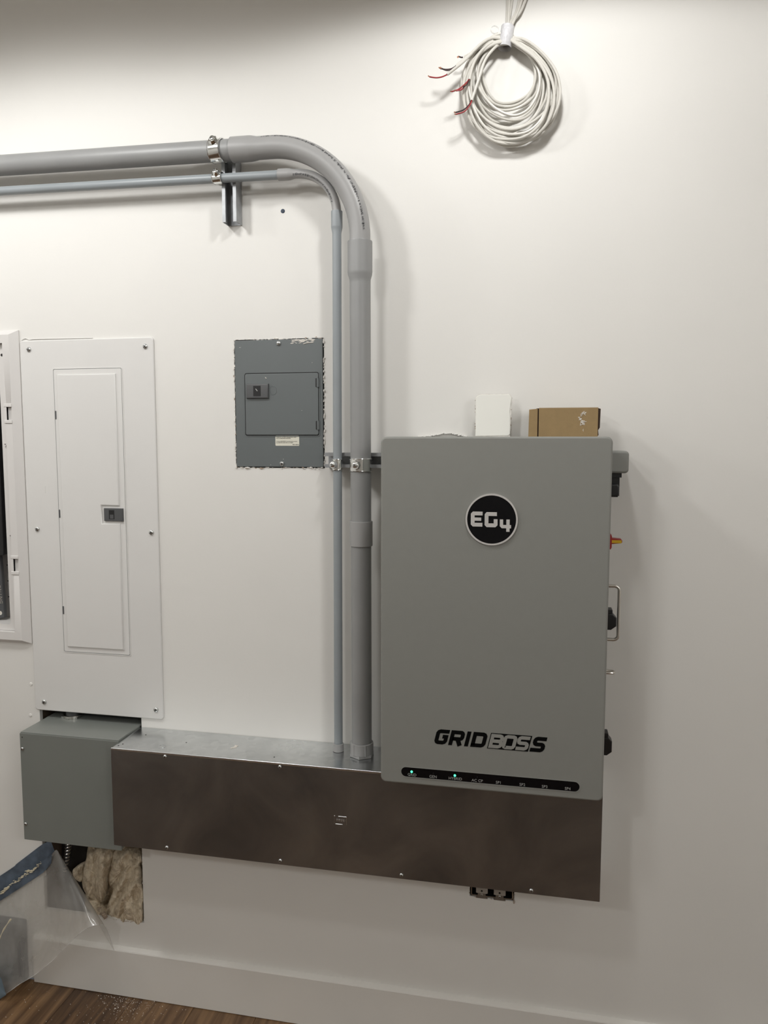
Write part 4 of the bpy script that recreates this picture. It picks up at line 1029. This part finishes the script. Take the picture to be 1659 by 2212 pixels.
for A, B in zip(G, G[1:]):
    for j in range(NV): bm.faces.new((A[j], A[j+1], B[j+1], B[j]))
bmesh.ops.recalc_face_normals(bm, faces=bm.faces)
sheet = obj('sheet', bm, SHEET, ps, smooth=180)
# thicker hem along its free edge
bm = NB(); tube(bm, [above0(at(*q[:2], q[2])) for q in [(v.x, v.y, max(.004, v.z)) for v in BB]], .0008, 6); obj('cut_edge', bm, CLEAR, ps, label='pale cut edge')
above = above0
def tape(name, px, d, m, label):
    lo = [Vector(p) for p in px[0]]; hi = [Vector(p) for p in px[1]]
    A = smoothpath([(p.x, p.y, 0) for p in lo], 5); B = smoothpath([(p.x, p.y, 0) for p in hi], 5); bm = NB(); G = []
    rn = random.Random(len(A)+int(px[0][0][1]))
    for a, b in zip(A, B):
        j = rn.uniform(-.6, .6)
        G.append([[bm.verts.new(above(at(*(a.lerp(b, t).xy), dd+.0012*math.sin(t*9+a.x*.2)+.0008*math.sin(a.x*.5)))) for t in (0, .25, .5, .75, 1)] for dd in (d, d+.0014)])
    for P0, P1 in zip(G, G[1:]):
        for k in range(2):
            for j in range(4): bm.faces.new((P0[k][j], P0[k][j+1], P1[k][j+1], P1[k][j]))
        for j in (0, 4): bm.faces.new((P0[0][j], P0[1][j], P1[1][j], P1[0][j]))
    for g in (G[0], G[-1]):
        for j in range(4): bm.faces.new((g[0][j], g[0][j+1], g[1][j+1], g[1][j]))
    return obj(name, bm, m, ps, label=label, smooth=60)
tape('tape_strip', ([(-60, 1930), (0, 1892), (30, 1872), (36, 1866), (62, 1846), (93, 1823), (110, 1817)], [(-60, 1968), (0, 1929), (30, 1908), (45, 1897), (75, 1874), (104, 1852), (118, 1838)]), .0030, TAPEB, 'upper strip of blue tape')
tape('tape_strip', ([(-60, 1966), (0, 1927), (30, 1906), (60, 1884), (87, 1864), (112, 1844)], [(-60, 1985), (0, 1946), (30, 1927), (60, 1907), (94, 1884), (111, 1864)]), .0150, TAPEB, 'lower strip of blue tape')
tape('tape_strip', ([(-40, 2090), (-14, 2100), (0, 2110), (6, 2124), (10, 2138), (13.5, 2148)], [(-40, 2172), (-22, 2168), (-10, 2163), (0, 2158), (8, 2153), (13.6, 2149)]), .112, TAPEL, 'pale blue strip of tape at the lower left corner')
bm = NB(); rn = random.Random(31)
for k in range(120):
    t = rn.random(); u = t*88+rn.gauss(0, 1); v = 1929-t*64+rn.gauss(0, 1.9)+2*math.sin(t*17); big_ = (abs(t-.12) < .09 or abs(t-.75) < .08)
    q = bmesh.ops.create_icosphere(bm, subdivisions=1, radius=rn.uniform(.0008, .0034 if big_ else .0019))['verts']; c = at(u, v, .0185)
    for x in q: x.co = Vector((x.co.x*2.2+x.co.z*.6, x.co.y*.8, x.co.z+x.co.x*.5))+c
obj('plaster_crust', bm, PLAST, ps, kind='stuff', smooth=60)
# yellowish plaster streak on the sheet
bm = NB(); tube(bm, smoothpath([at(24, 1985, .062), at(14, 1999, .071), at(4, 2016, .077), at(-6, 2040, .084)], 6), [.0026+.0008*math.sin(k*.9)-.00006*k for k in range(19)], 6); obj('plaster_streak', bm, PLAST, ps, kind='stuff')

# plaster dust on the floor
bm = NB(); rn = random.Random(77)
for k in range(420):
    if k < 150: x, y = rn.gauss(-1.26, .045), -.02-abs(rn.gauss(0, .05))
    elif k < 260: x, y = rn.gauss(-1.18, .05), -.018-abs(rn.gauss(0, .07))
    else: x, y = rn.uniform(-1.75, -.75), -.02-rn.random()*.5
    r = rn.uniform(.0003, .0012)*(1.5 if rn.random() < .08 else 1)
    q = bmesh.ops.create_icosphere(bm, subdivisions=1, radius=r)['verts']; bmesh.ops.translate(bm, verts=q, vec=(x, y, r*.6))
tag(obj('plaster_dust', bm, DUST, kind='stuff', smooth=0), 'white specks of plaster dust on the dark wood floor', 'dust')
